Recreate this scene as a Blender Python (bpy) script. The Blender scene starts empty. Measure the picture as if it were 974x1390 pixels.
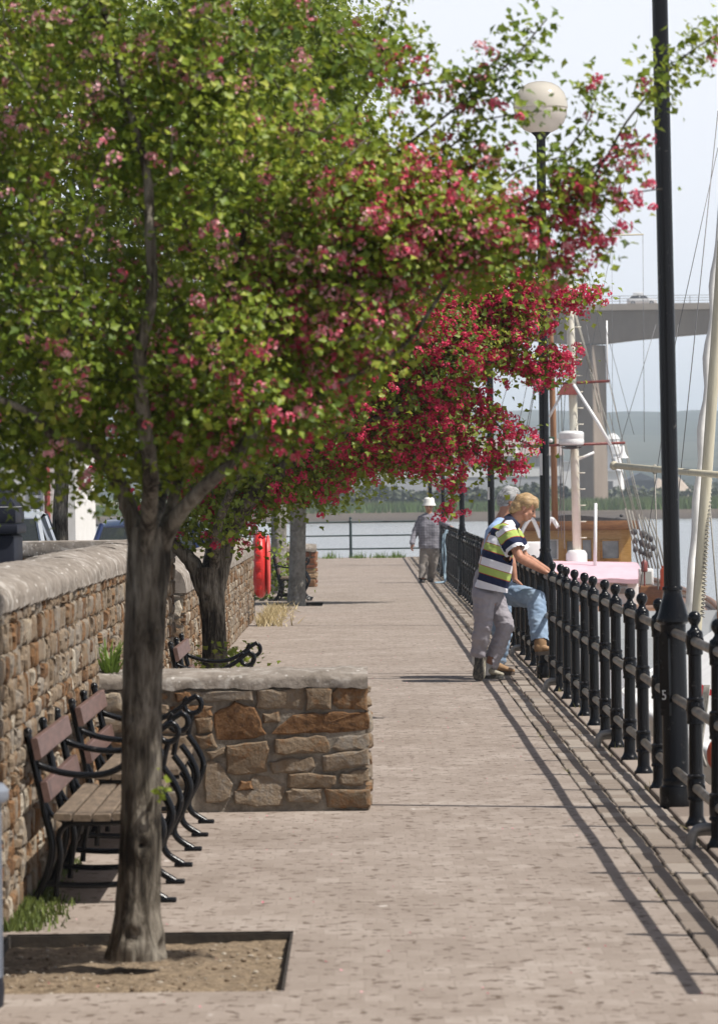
import bpy, bmesh, math, random
import numpy as np
from mathutils import Vector, Matrix, noise, Quaternion

SC = bpy.context.scene
COL = SC.collection
R = math.radians
rng = np.random.default_rng(11)
random.seed(11)

# ---------------------------------------------------------------- camera model
FPX, VX, VY, ROLL, CAMH = 5950.0, 490.0, 672.0, 0.0125, 1.7

def P(x, y, d):
    """point of the place seen at photo pixel (x, y) and d metres down the quay"""
    u, v = x - VX, VY - y
    c, s = math.cos(ROLL), math.sin(ROLL)
    return Vector(((u * c + v * s) * d / FPX, d, CAMH + (-u * s + v * c) * d / FPX))

# ---------------------------------------------------------------- object helpers
ORG = {}

def tag(o, label=None, cat=None, group=None, kind=None):
    if label: o['label'] = label
    if cat: o['category'] = cat
    if group: o['group'] = group
    if kind: o['kind'] = kind
    return o

def thing(name, loc, label, cat, group=None):
    o = bpy.data.objects.new(name, None)
    COL.objects.link(o)
    o.location = loc
    o.empty_display_size = 0.2
    ORG[o.name] = Vector(loc)
    return tag(o, label, cat, group)

def link_mesh(name, me, parent=None, mat=None, loc=None):
    """mesh in world coordinates -> object, origin at its thing's base"""
    o = bpy.data.objects.new(name, me)
    COL.objects.link(o)
    if parent is not None:
        off = ORG[parent.name]
        o.parent = parent
    else:
        off = Vector(loc) if loc is not None else Vector((0, 0, 0))
        o.location = off
    if off.length > 0:
        me.transform(Matrix.Translation(-off))
    ORG[o.name] = Vector(off)
    if mat is not None:
        for m in (mat if isinstance(mat, (list, tuple)) else [mat]):
            me.materials.append(m)
    return o

def copy_tree(o, parent=None):
    c = o.copy()
    COL.objects.link(c)
    if parent: c.parent = parent
    for ch in list(o.children):
        copy_tree(ch, c)
    return c

def frame(t):
    t = Vector(t).normalized()
    up = Vector((0, 0, 1)) if abs(t.z) < 0.95 else Vector((0, 1, 0))
    a = t.cross(up).normalized()
    return a, a.cross(t).normalized()

class MB:
    def __init__(s):
        s.v, s.f, s.mi, s.tone = [], [], [], []
        s.curm, s.curt = 0, 0.5
    def add(s, vs, fs):
        n = len(s.v)
        s.v.extend([tuple(p) for p in vs])
        for f in fs:
            s.f.append([i + n for i in f]); s.mi.append(s.curm)
        s.tone.extend([s.curt] * len(vs))
        return s
    def box(s, x0, x1, y0, y1, z0, z1):
        return s.add([(x0,y0,z0),(x1,y0,z0),(x1,y1,z0),(x0,y1,z0),(x0,y0,z1),(x1,y0,z1),(x1,y1,z1),(x0,y1,z1)],
              [(3,2,1,0),(4,5,6,7),(0,1,5,4),(1,2,6,5),(2,3,7,6),(3,0,4,7)])
    def cbox(s, x0, x1, y0, y1, z0, z1, b=0.01):
        """box with chamfered edges"""
        b = min(b, (x1-x0)*.45, (y1-y0)*.45, (z1-z0)*.45)
        bm = bmesh.new()
        bmesh.ops.create_cube(bm, size=1.0)
        for v in bm.verts:
            v.co = Vector(((x0+x1)/2 + v.co.x*(x1-x0), (y0+y1)/2 + v.co.y*(y1-y0), (z0+z1)/2 + v.co.z*(z1-z0)))
        bmesh.ops.bevel(bm, geom=list(bm.edges), offset=b, segments=2, profile=0.5, affect='EDGES')
        bm.verts.index_update()
        s.add([v.co.copy() for v in bm.verts], [[v.index for v in f.verts] for f in bm.faces])
        bm.free()
        return s
    def quad(s, a, b, c, d):
        return s.add([a, b, c, d], [(0,1,2,3)])
    def rings(s, rings, cap=True, closed=True):
        n = len(rings[0]); vs = []; fs = []
        for r in rings: vs.extend(r)
        for i in range(len(rings)-1):
            for j in range(n if closed else n-1):
                k = (j+1) % n
                fs.append((i*n+j, i*n+k, (i+1)*n+k, (i+1)*n+j))
        if cap:
            fs.append(tuple(range(n-1, -1, -1)))
            fs.append(tuple((len(rings)-1)*n + j for j in range(n)))
        return s.add(vs, fs)
    def tube(s, pts, rad, seg=8, cap=True, sx=1.0, side=None):
        """sx flattens the section along 'side'"""
        pts = [Vector(p) for p in pts]
        n = len(pts)
        if not hasattr(rad, '__len__'): rad = [rad]*n
        out = []; prev = None
        for i, p in enumerate(pts):
            t = pts[min(i+1, n-1)] - pts[max(i-1, 0)]
            if t.length < 1e-9: t = Vector((0,0,1))
            t.normalize()
            if side is not None:
                a = Vector(side) - t * t.dot(Vector(side)); a.normalize()
            elif prev is None:
                a, _ = frame(t)
            else:
                a = prev - t * t.dot(prev)
                if a.length < 1e-6: a, _ = frame(t)
                a.normalize()
            b = t.cross(a)
            prev = a
            out.append([p + a*(math.cos(q)*rad[i]*sx) + b*(math.sin(q)*rad[i]) for q in [2*math.pi*j/seg for j in range(seg)]])
        return s.rings(out, cap)
    def lathe(s, prof, c=(0,0,0), seg=16, axis='z', cap=True):
        c = Vector(c); out = []
        for r, h in prof:
            ring = []
            for j in range(seg):
                q = 2*math.pi*j/seg
                if axis == 'z': ring.append(c + Vector((r*math.cos(q), r*math.sin(q), h)))
                elif axis == 'x': ring.append(c + Vector((h, r*math.cos(q), r*math.sin(q))))
                else: ring.append(c + Vector((r*math.sin(q), h, r*math.cos(q))))
            out.append(ring)
        return s.rings(out, cap)
    def ball(s, c, r, seg=12, rgs=8, rot=None):
        c = Vector(c)
        if not hasattr(r, '__len__'): r = (r, r, r)
        out = []
        for i in range(rgs+1):
            th = math.pi*(0.02 + 0.96*i/rgs)
            ring = []
            for j in range(seg):
                q = 2*math.pi*j/seg
                v = Vector((r[0]*math.sin(th)*math.cos(q), r[1]*math.sin(th)*math.sin(q), -r[2]*math.cos(th)))
                if rot is not None: v = rot @ v
                ring.append(c+v)
            out.append(ring)
        return s.rings(out)
    def cap(s, p0, r0, p1, r1, seg=12):
        """round cone: the body of a limb"""
        p0, p1 = Vector(p0), Vector(p1)
        t = (p1-p0)
        L = max(t.length, 1e-5); t = t/L
        a, b = frame(t)
        out = []
        for i in range(5):
            th = -math.pi/2*(1 - i/4.0*0.999) if i else -math.pi/2*0.98
            out.append([p0 + t*(r0*math.sin(th)) + (a*math.cos(q)+b*math.sin(q))*(r0*math.cos(th)) for q in [2*math.pi*j/seg for j in range(seg)]])
        for i in range(5):
            th = math.pi/2*(i/4.0)*0.98
            out.append([p1 + t*(r1*math.sin(th)) + (a*math.cos(q)+b*math.sin(q))*(r1*math.cos(th)) for q in [2*math.pi*j/seg for j in range(seg)]])
        return s.rings(out)
    def chain(s, pts, rad, seg=12):
        for i in range(len(pts)-1):
            s.cap(pts[i], rad[i], pts[i+1], rad[i+1], seg)
        return s
    def prism(s, poly, y0, y1, plane='xz'):
        n = len(poly)
        if plane == 'xz':
            a = [(x, y0, z) for x, z in poly]; b = [(x, y1, z) for x, z in poly]
        elif plane == 'yz':
            a = [(y0, x, z) for x, z in poly]; b = [(y1, x, z) for x, z in poly]
        else:
            a = [(x, z, y0) for x, z in poly]; b = [(x, z, y1) for x, z in poly]
        fs = [tuple(range(n-1, -1, -1)), tuple(range(n, 2*n))]
        fs += [(i, (i+1) % n, n+(i+1) % n, n+i) for i in range(n)]
        return s.add(a+b, fs)
    def mesh(s, name, smooth=False, attr=True, fixn=True):
        me = bpy.data.meshes.new(name)
        me.from_pydata(s.v, [], s.f)
        if any(s.mi): me.polygons.foreach_set('material_index', s.mi)
        if attr and len(set(s.tone)) > 1:
            a = me.attributes.new('tone', 'FLOAT', 'POINT')
            a.data.foreach_set('value', s.tone)
        if fixn:
            bm = bmesh.new(); bm.from_mesh(me)
            bmesh.ops.recalc_face_normals(bm, faces=bm.faces)
            bm.to_mesh(me); bm.free()
        if smooth is True:
            me.polygons.foreach_set('use_smooth', [True]*len(me.polygons))
        elif smooth:
            me.polygons.foreach_set('use_smooth', [True]*len(me.polygons))
            me.set_sharp_from_angle(angle=R(smooth))
        me.update()
        return me
    def build(s, name, mat, parent=None, smooth=35, loc=None):
        return link_mesh(name, s.mesh(name, smooth), parent, mat, loc)

def spline(pts, n=6):
    """Catmull-Rom through pts"""
    pts = [Vector(p) for p in pts]
    q = [pts[0]*2-pts[1]] + pts + [pts[-1]*2-pts[-2]]
    out = []
    for i in range(1, len(q)-2):
        for k in range(n):
            t = k/n
            a, b, c, d = q[i-1], q[i], q[i+1], q[i+2]
            out.append(0.5*((2*b) + (c-a)*t + (2*a-5*b+4*c-d)*t*t + (3*b-a-3*c+d)*t**3))
    out.append(pts[-1])
    return out

# ---------------------------------------------------------------- materials
def newmat(name):
    m = bpy.data.materials.new(name)
    m.use_nodes = True
    nt = m.node_tree
    b = nt.nodes['Principled BSDF']
    return m, nt, b

def N(nt, typ, **kw):
    n = nt.nodes.new(typ)
    for k, v in kw.items():
        if k.startswith('i_'):
            n.inputs[k[2:].replace('_', ' ')].default_value = v
        else:
            setattr(n, k, v)
    return n

def ramp(nt, stops, interp='LINEAR'):
    r = nt.nodes.new('ShaderNodeValToRGB')
    r.color_ramp.interpolation = interp
    el = r.color_ramp.elements
    while len(el) > 1: el.remove(el[-1])
    for i, (p, c) in enumerate(stops):
        e = el[0] if i == 0 else el.new(p)
        e.position = p
        e.color = (*c, 1) if len(c) == 3 else c
    return r

def M(name, col, col2=None, rough=0.6, metal=0.0, scale=6.0, detail=6.0, lo=0.35, hi=0.65, bump=0.0, bscale=40.0, stretch=None, spec=0.5, coat=0.0, bdist=0.01):
    """surface with a noisy mix of two of its own colours and a fine bump"""
    m, nt, b = newmat(name)
    L = nt.links
    tc = N(nt, 'ShaderNodeTexCoord')
    vec = tc.outputs['Object']
    if stretch:
        mp = N(nt, 'ShaderNodeMapping'); mp.inputs['Scale'].default_value = stretch
        L.new(vec, mp.inputs['Vector']); vec = mp.outputs['Vector']
    if col2 is not None:
        no = N(nt, 'ShaderNodeTexNoise', i_Scale=scale, i_Detail=detail, i_Roughness=0.65)
        L.new(vec, no.inputs['Vector'])
        r = ramp(nt, [(lo, col), (hi, col2)])
        L.new(no.outputs['Fac'], r.inputs['Fac'])
        L.new(r.outputs['Color'], b.inputs['Base Color'])
    else:
        b.inputs['Base Color'].default_value = (*col, 1)
    b.inputs['Roughness'].default_value = rough
    b.inputs['Metallic'].default_value = metal
    b.inputs['Specular IOR Level'].default_value = spec
    b.inputs['Coat Weight'].default_value = coat
    if bump > 0:
        nb = N(nt, 'ShaderNodeTexNoise', i_Scale=bscale, i_Detail=5.0, i_Roughness=0.6)
        L.new(vec, nb.inputs['Vector'])
        bp = N(nt, 'ShaderNodeBump', i_Strength=bump, i_Distance=bdist)
        L.new(nb.outputs['Fac'], bp.inputs['Height'])
        L.new(bp.outputs['Normal'], b.inputs['Normal'])
    return m

def leafmat(name, stops, trans=(0.25, 0.32, 0.04), tw=0.45, rough=0.5):
    m, nt, b = newmat(name)
    L = nt.links
    at = N(nt, 'ShaderNodeAttribute', attribute_name='tone')
    r = ramp(nt, stops)
    L.new(at.outputs['Fac'], r.inputs['Fac'])
    L.new(r.outputs['Color'], b.inputs['Base Color'])
    b.inputs['Roughness'].default_value = rough
    b.inputs['Specular IOR Level'].default_value = 0.35
    tr = N(nt, 'ShaderNodeBsdfTranslucent')
    mx = N(nt, 'ShaderNodeMix', data_type='RGBA', blend_type='MULTIPLY')
    mx.inputs['Factor'].default_value = 0.0
    sc = N(nt, 'ShaderNodeMix', data_type='RGBA'); sc.inputs['Factor'].default_value = 0.6
    L.new(r.outputs['Color'], sc.inputs[6]); sc.inputs[7].default_value = (*trans, 1)
    L.new(sc.outputs[2], tr.inputs['Color'])
    ms = N(nt, 'ShaderNodeMixShader'); ms.inputs['Fac'].default_value = tw
    out = nt.nodes['Material Output']
    L.new(b.outputs[0], ms.inputs[1]); L.new(tr.outputs[0], ms.inputs[2])
    L.new(ms.outputs[0], out.inputs['Surface'])
    return m

black_paint = M('black_gloss_paint', (0.006,0.0065,0.008), (0.085,0.08,0.075), rough=0.22, scale=22, detail=8, lo=.62, hi=.74, bump=0.10, bscale=60, spec=0.24)
# chipped rail paint over bare steel
rail_steel = M('worn_rail_steel', (0.05,0.042,0.034), (0.22,0.19,0.155), rough=0.4, metal=0.55, scale=14, bump=0.1, bscale=90, stretch=(1,0.35,1))
green_paint = M('dark_green_paint', (0.012,0.03,0.03), (0.02,0.04,0.04), rough=0.4, scale=10)
galv = M('galvanised_pipe', (0.22,0.21,0.20), (0.36,0.35,0.33), rough=0.5, metal=0.4, scale=20, bump=0.1)
white_paint = M('white_paint', (0.74,0.74,0.73), (0.82,0.82,0.81), rough=0.35, scale=3)
cream_paint = M('cream_paint', (0.68,0.64,0.52), (0.76,0.72,0.62), rough=0.4, scale=4)
sticker_white = M('label_white', (0.75,0.75,0.74), rough=0.6)
# ================================================================ SETTING: quay, water, banks, hills
def m_paving():
    m, nt, b = newmat('brick_paving')
    L = nt.links
    tc = N(nt, 'ShaderNodeTexCoord')
    br = N(nt, 'ShaderNodeTexBrick', i_Scale=1.0)
    br.inputs['Color1'].default_value = (0,0,0,1); br.inputs['Color2'].default_value = (1,1,1,1)
    br.inputs['Mortar'].default_value = (0.5,0.5,0.5,1)
    br.inputs['Mortar Size'].default_value = 0.0035
    br.inputs['Mortar Smooth'].default_value = 0.3
    br.inputs['Brick Width'].default_value = 0.104
    br.inputs['Row Height'].default_value = 0.207
    dn = N(nt, 'ShaderNodeTexNoise', i_Scale=2.0, i_Detail=3.0)
    L.new(tc.outputs['Object'], dn.inputs['Vector'])
    sb = N(nt, 'ShaderNodeVectorMath', operation='SCALE'); sb.inputs['Scale'].default_value = 0.025
    L.new(dn.outputs['Color'], sb.inputs[0])
    ad = N(nt, 'ShaderNodeVectorMath', operation='ADD')
    L.new(tc.outputs['Object'], ad.inputs[0]); L.new(sb.outputs[0], ad.inputs[1])
    L.new(ad.outputs[0], br.inputs['Vector'])
    cr = ramp(nt, [(0.0,(0.145,0.115,0.09)), (0.35,(0.222,0.181,0.150)), (0.7,(0.282,0.236,0.201)), (1.0,(0.36,0.312,0.273))])
    # blend per-brick tone with stains
    n1 = N(nt, 'ShaderNodeTexNoise', i_Scale=0.9, i_Detail=8.0, i_Roughness=0.7)
    L.new(tc.outputs['Object'], n1.inputs['Vector'])
    mq = N(nt, 'ShaderNodeMapping'); mq.inputs['Scale'].default_value = (1.0, 0.45, 1.0)
    L.new(tc.outputs['Object'], mq.inputs['Vector'])
    n2 = N(nt, 'ShaderNodeTexNoise', i_Scale=26.0, i_Detail=5.0, i_Roughness=0.75)
    L.new(mq.outputs[0], n2.inputs['Vector'])
    a1 = N(nt, 'ShaderNodeMath', operation='MULTIPLY_ADD'); a1.inputs[1].default_value = 0.27
    L.new(br.outputs['Color'], a1.inputs[0])
    s1 = N(nt, 'ShaderNodeMath', operation='MULTIPLY_ADD'); s1.inputs[1].default_value = 1.15; s1.inputs[2].default_value = -0.40
    L.new(n1.outputs['Fac'], s1.inputs[0]); L.new(s1.outputs[0], a1.inputs[2])
    a2 = N(nt, 'ShaderNodeMath', operation='MULTIPLY_ADD'); a2.inputs[1].default_value = 0.60
    L.new(n2.outputs['Fac'], a2.inputs[0]); L.new(a1.outputs[0], a2.inputs[2])
    L.new(a2.outputs[0], cr.inputs['Fac'])
    # dark pits and chipped corners
    mp = N(nt, 'ShaderNodeMapping'); mp.inputs['Scale'].default_value = (1.0, 0.8, 1.0)
    L.new(tc.outputs['Object'], mp.inputs['Vector'])
    n3 = N(nt, 'ShaderNodeTexNoise', i_Scale=15.0, i_Detail=2.0, i_Roughness=0.55)
    L.new(mp.outputs[0], n3.inputs['Vector'])
    p3 = ramp(nt, [(0.60,(0,0,0)), (0.635,(1,1,1))])
    L.new(n3.outputs['Fac'], p3.inputs['Fac'])
    mo = N(nt, 'ShaderNodeMath', operation='MULTIPLY'); mo.inputs[1].default_value = 0.15
    L.new(br.outputs['Fac'], mo.inputs[0])
    mxp = N(nt, 'ShaderNodeMath', operation='MAXIMUM'); mxp.use_clamp = True
    pw = N(nt, 'ShaderNodeMath', operation='MULTIPLY'); pw.inputs[1].default_value = 0.85
    L.new(p3.outputs['Color'], pw.inputs[0])
    L.new(mo.outputs[0], mxp.inputs[0]); L.new(pw.outputs[0], mxp.inputs[1])
    mx = N(nt, 'ShaderNodeMix', data_type='RGBA')
    mx.inputs[7].default_value = (0.10,0.07,0.05,1)
    L.new(mxp.outputs[0], mx.inputs['Factor']); L.new(cr.outputs['Color'], mx.inputs[6])
    # pale scattered grit
    n4 = N(nt, 'ShaderNodeTexNoise', i_Scale=9.0, i_Detail=2.0)
    L.new(mp.outputs[0], n4.inputs['Vector'])
    p4 = ramp(nt, [(0.74,(0,0,0)), (0.78,(1,1,1))])
    L.new(n4.outputs['Fac'], p4.inputs['Fac'])
    m2 = N(nt, 'ShaderNodeMix', data_type='RGBA'); m2.inputs[7].default_value = (0.5,0.46,0.42,1)
    L.new(p4.outputs['Color'], m2.inputs['Factor']); L.new(mx.outputs[2], m2.inputs[6])
    L.new(m2.outputs[2], b.inputs['Base Color'])
    b.inputs['Roughness'].default_value = 0.85
    b.inputs['Specular IOR Level'].default_value = 0.25
    hh = N(nt, 'ShaderNodeMath', operation='MULTIPLY_ADD'); hh.inputs[1].default_value = -1.0
    L.new(mxp.outputs[0], hh.inputs[0])
    nb = N(nt, 'ShaderNodeMath', operation='MULTIPLY'); nb.inputs[1].default_value = 0.35
    L.new(n2.outputs['Fac'], nb.inputs[0]); L.new(nb.outputs[0], hh.inputs[2])
    bp = N(nt, 'ShaderNodeBump', i_Strength=0.45, i_Distance=0.006)
    L.new(hh.outputs[0], bp.inputs['Height']); L.new(bp.outputs[0], b.inputs['Normal'])
    return m

def m_sett(name, stops, mott=0.5, rough=0.85, bump=0.5, bscale=60):
    m, nt, b = newmat(name)
    L = nt.links
    tc = N(nt, 'ShaderNodeTexCoord')
    at = N(nt, 'ShaderNodeAttribute', attribute_name='tone')
    n1 = N(nt, 'ShaderNodeTexNoise', i_Scale=24.0, i_Detail=6.0, i_Roughness=0.7)
    L.new(tc.outputs['Object'], n1.inputs['Vector'])
    a = N(nt, 'ShaderNodeMath', operation='MULTIPLY_ADD'); a.inputs[1].default_value = mott; a.inputs[2].default_value = -mott*.5
    L.new(n1.outputs['Fac'], a.inputs[0])
    c = N(nt, 'ShaderNodeMath', operation='ADD')
    L.new(at.outputs['Fac'], c.inputs[0]); L.new(a.outputs[0], c.inputs[1])
    r = ramp(nt, stops); L.new(c.outputs[0], r.inputs['Fac'])
    L.new(r.outputs['Color'], b.inputs['Base Color'])
    b.inputs['Roughness'].default_value = rough
    b.inputs['Specular IOR Level'].default_value = 0.25
    nb = N(nt, 'ShaderNodeTexNoise', i_Scale=bscale, i_Detail=6.0, i_Roughness=0.65)
    L.new(tc.outputs['Object'], nb.inputs['Vector'])
    bp = N(nt, 'ShaderNodeBump', i_Strength=bump, i_Distance=0.012)
    L.new(nb.outputs['Fac'], bp.inputs['Height']); L.new(bp.outputs[0], b.inputs['Normal'])
    return m
paving = m_paving()
asphalt = M('asphalt', (0.05,0.05,0.05), (0.085,0.083,0.08), rough=0.9, scale=3, bump=0.3, bscale=120)
soil = M('pit_soil', (0.13,0.092,0.055), (0.30,0.225,0.145), rough=0.95, scale=22, bump=0.9, bscale=70, bdist=0.02)
granite = M('kerb_granite', (0.22,0.19,0.16), (0.34,0.295,0.25), rough=0.8, scale=14, bump=0.4, bscale=90)
quay_stone = M('quay_wall_stone', (0.12,0.11,0.10), (0.22,0.2,0.17), rough=0.9, scale=3, bump=0.6, bscale=12)
edge_shade = M('pit_edge_shade', (0.025,0.02,0.016), (0.05,0.04,0.03), rough=0.9, scale=12, bump=0.4)  # dark colour stands in for the shadow line inside the pit rim
joint_dirt = M('joint_dirt', (0.085,0.068,0.048), (0.19,0.155,0.115), rough=1.0, scale=30)

QE = 1.98          # quay edge
PITS = [(-1.40, -0.285, 15.05, 17.12), (-1.38, -0.62, 67.4, 69.7)]
# paving sheet with real openings for the two tree pits
mb = MB()
ys = [-6, PITS[0][2], PITS[0][3], PITS[1][2], PITS[1][3], 119.6]
XA, XB = -2.3, 1.228
for i in range(len(ys)-1):
    y0, y1 = ys[i], ys[i+1]
    pit = next((p for p in PITS if abs(p[2]-y0) < 1e-6), None)
    if pit:
        mb.quad((XA,y0,0),(pit[0],y0,0),(pit[0],y1,0),(XA,y1,0))
        mb.quad((pit[1],y0,0),(XB,y0,0),(XB,y1,0),(pit[1],y1,0))
    else:
        mb.quad((XA,y0,0),(XB,y0,0),(XB,y1,0),(XA,y1,0))
tag(mb.build('path', paving, smooth=False), 'pinkish brown brick paved quayside path', kind='structure')
for p in PITS:
    mb = MB()
    n = 40; gx = np.linspace(p[0], p[1], n); gy = np.linspace(p[2], p[3], n)
    vs = []
    for y in gy:
        for x in gx:
            e = min(x-p[0], p[1]-x, y-p[2], p[3]-y)
            vs.append((x, y, -0.052 + 0.028*noise.noise(Vector((x*5, y*5, 0))) + 0.012*noise.noise(Vector((x*19, y*19, 3))) + min(e, .3)*0.03))
    mb.add(vs, [(j*n+i, j*n+i+1, (j+1)*n+i+1, (j+1)*n+i) for j in range(n-1) for i in range(n-1)])
    tag(mb.build('soil', soil, smooth=True), 'bare brown earth in the tree pit', kind='structure')
    mb = MB(); t = 0.011
    mb.box(p[0], p[1], p[2], p[2]+t, -.1, -0.006).box(p[0], p[1], p[3]-t, p[3], -.1, -0.006)
    mb.box(p[0], p[0]+t, p[2]+t, p[3]-t, -.1, -0.006).box(p[1]-t, p[1], p[2]+t, p[3]-t, -.1, -0.006)
    tag(mb.build('pit_edge_shade', edge_shade), 'thin edging round a tree pit, coloured dark for the shadow line', kind='structure')

mb = MB()
for _ in range(600):
    p = PITS[0]; x = rng.uniform(p[0]+.04, p[1]-.04); y = rng.uniform(p[2]+.04, p[3]-.04); r = .003+.009*rng.random()**3
    e = min(x-p[0], p[1]-x, y-p[2], p[3]-y); mb.curt = float(rng.random())
    z = -0.052 + 0.028*noise.noise(Vector((x*5, y*5, 0))) + 0.012*noise.noise(Vector((x*19, y*19, 3))) + min(e, .3)*0.03
    mb.ball((x, y, z+r*.3), (r*(.7+.6*rng.random()), r*(.7+.6*rng.random()), r*.6), 6, 4)
tag(mb.build('gravel', m_sett('pit_gravel', [(0,(0.12,0.08,0.05)),(.5,(0.26,0.2,0.14)),(1,(0.45,0.40,0.33))]), smooth=False), 'loose grit and small stones on the tree pit earth', kind='stuff')

# edge courses of setts beside the railing: real blocks with open joints
mb = MB()
courses = [(1.236, 1.352), (1.366, 1.478), (1.492, 1.60)]
for (x0, x1) in courses:
    y = 10.0 + rng.random()*.3
    while y < 119.4:
        L_ = 0.26 + rng.random()*0.18
        j = (rng.random(4)-.5)*0.015
        z = 0.002 + rng.random()*0.007
        mb.curt = float(rng.random())
        b = 0.006
        xa, xb, ya, yb = x0+j[0], x1+j[1], y+0.004, min(y+L_-0.004, 119.5)
        mb.rings([[(xa,ya,-.06),(xb,ya,-.06),(xb,yb,-.06),(xa,yb,-.06)],
                  [(xa,ya,z-b),(xb,ya,z-b),(xb,yb,z-b),(xa,yb,z-b)],
                  [(xa+b,ya+b,z),(xb-b,ya+b,z),(xb-b,yb-b,z),(xa+b,yb-b,z)]])
        y += L_
sett = m_sett('edge_setts', [(0,(0.165,0.132,0.105)), (0.5,(0.235,0.195,0.16)), (1,(0.30,0.26,0.22))], mott=0.7, bump=0.3)
tag(mb.build('edge_paving', sett, smooth=False), 'three courses of setts along the quay railing', kind='structure')
tag(MB().quad((XB-.002,-6,-.009),(1.612,-6,-.009),(1.612,119.6,-.009),(XB-.002,119.6,-.009)).build('joint_bed', joint_dirt, smooth=False), 'dark dirt in the paving joints', kind='structure')
# quay edge kerb of long stones
mb = MB(); y = -6.0
while y < 119:
    L_ = 0.9 + rng.random()*.5
    y1 = min(y+L_, 119.6)
    mb.curt = float(rng.random())
    mb.cbox(1.615+rng.random()*.006, QE, y+.004, y1-.004, -.4, 0.008+rng.random()*.01, 0.012)
    y = y1
tag(mb.build('kerb', m_sett('kerb_stone', [(0,(0.17,0.135,0.11)),(1,(0.30,0.25,0.21))], mott=.8), smooth=False), 'long kerb stones at the quay edge', kind='structure')
# quay body: car park ground and the wall down to the water
mb = MB()
mb.quad((-160,-6,-.004),(XA,-6,-.004),(XA,119.6,-.004),(-160,119.6,-.004))
tag(mb.build('car_park', asphalt, smooth=False), 'grey asphalt car park behind the stone wall', kind='structure')
mb = MB()
mb.box(-160, QE-.02, -6, 119.55, -6, -0.12)
tag(mb.build('quay', quay_stone, smooth=False), 'dark stone quay wall above the water', kind='structure')

# river
def m_water():
    m, nt, b = newmat('river_water')
    L = nt.links
    tc = N(nt, 'ShaderNodeTexCoord')
    mp = N(nt, 'ShaderNodeMapping'); mp.inputs['Scale'].default_value = (0.35, 1.0, 1.0)
    L.new(tc.outputs['Object'], mp.inputs['Vector'])
    n1 = N(nt, 'ShaderNodeTexNoise', i_Scale=1.1, i_Detail=6.0, i_Roughness=0.6)
    L.new(mp.outputs[0], n1.inputs['Vector'])
    bp = N(nt, 'ShaderNodeBump', i_Strength=0.25, i_Distance=0.12)
    L.new(n1.outputs['Fac'], bp.inputs['Height']); L.new(bp.outputs[0], b.inputs['Normal'])
    n2 = N(nt, 'ShaderNodeTexNoise', i_Scale=0.02, i_Detail=4.0)
    L.new(tc.outputs['Object'], n2.inputs['Vector'])
    r = ramp(nt, [(0.3,(0.17,0.18,0.18)), (0.7,(0.22,0.23,0.23))])
    L.new(n2.outputs['Fac'], r.inputs['Fac']); L.new(r.outputs['Color'], b.inputs['Base Color'])
    b.inputs['Roughness'].default_value = 0.12
    b.inputs['IOR'].default_value = 1.333
    b.inputs['Specular IOR Level'].default_value = 0.5
    return m
WZ = -1.35
tag(MB().quad((-7000,-400,WZ),(7000,-400,WZ),(7000,9000,WZ),(-7000,9000,WZ)).build('water', m_water(), smooth=False), 'pale calm tidal river', kind='structure')

# far bank and the hills as one terrain sheet
def m_bank():
    m, nt, b = newmat('far_bank_ground')
    L = nt.links
    tc = N(nt, 'ShaderNodeTexCoord')
    sp = N(nt, 'ShaderNodeSeparateXYZ'); L.new(tc.outputs['Object'], sp.inputs[0])
    n1 = N(nt, 'ShaderNodeTexNoise', i_Scale=0.06, i_Detail=8.0, i_Roughness=0.7)
    L.new(tc.outputs['Object'], n1.inputs['Vector'])
    z = N(nt, 'ShaderNodeMath', operation='MULTIPLY_ADD'); z.inputs[1].default_value = 1.6; z.inputs[2].default_value = -0.8
    L.new(n1.outputs['Fac'], z.inputs[0])
    zz = N(nt, 'ShaderNodeMath', operation='ADD'); L.new(sp.outputs['Z'], zz.inputs[0]); L.new(z.outputs[0], zz.inputs[1])
    mr = N(nt, 'ShaderNodeMapRange'); mr.inputs['From Min'].default_value = -1.5; mr.inputs['From Max'].default_value = 2.2
    L.new(zz.outputs[0], mr.inputs['Value'])
    r = ramp(nt, [(0.0,(0.10,0.085,0.075)), (0.2,(0.15,0.125,0.105)), (0.36,(0.20,0.165,0.125)), (0.5,(0.17,0.16,0.08)), (0.62,(0.10,0.15,0.045)), (1.0,(0.085,0.13,0.04))])
    L.new(mr.outputs[0], r.inputs['Fac'])
    # patchwork of fields on the hills
    vo = N(nt, 'ShaderNodeTexVoronoi', i_Scale=0.006); L.new(tc.outputs['Object'], vo.inputs['Vector'])
    fr = ramp(nt, [(0.0,(0.018,0.024,0.02)), (0.4,(0.045,0.055,0.035)), (0.7,(0.09,0.09,0.06)), (1.0,(0.018,0.022,0.02))])
    L.new(vo.outputs['Color'], fr.inputs['Fac'])
    hy = N(nt, 'ShaderNodeMapRange'); hy.inputs['From Min'].default_value = 1300; hy.inputs['From Max'].default_value = 1500
    L.new(sp.outputs['Y'], hy.inputs['Value'])
    mx = N(nt, 'ShaderNodeMix', data_type='RGBA')
    L.new(hy.outputs[0], mx.inputs['Factor']); L.new(r.outputs['Color'], mx.inputs[6]); L.new(fr.outputs['Color'], mx.inputs[7])
    L.new(mx.outputs[2], b.inputs['Base Color'])
    b.inputs['Roughness'].default_value = 0.95
    b.inputs['Specular IOR Level'].default_value = 0.1
    nb = N(nt, 'ShaderNodeTexNoise', i_Scale=0.5, i_Detail=8.0, i_Roughness=0.75)
    L.new(tc.outputs['Object'], nb.inputs['Vector'])
    bp = N(nt, 'ShaderNodeBump', i_Strength=0.8, i_Distance=1.2)
    L.new(nb.outputs['Fac'], bp.inputs['Height']); L.new(bp.outputs[0], b.inputs['Normal'])
    return m
bank_mat = m_bank()
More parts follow.
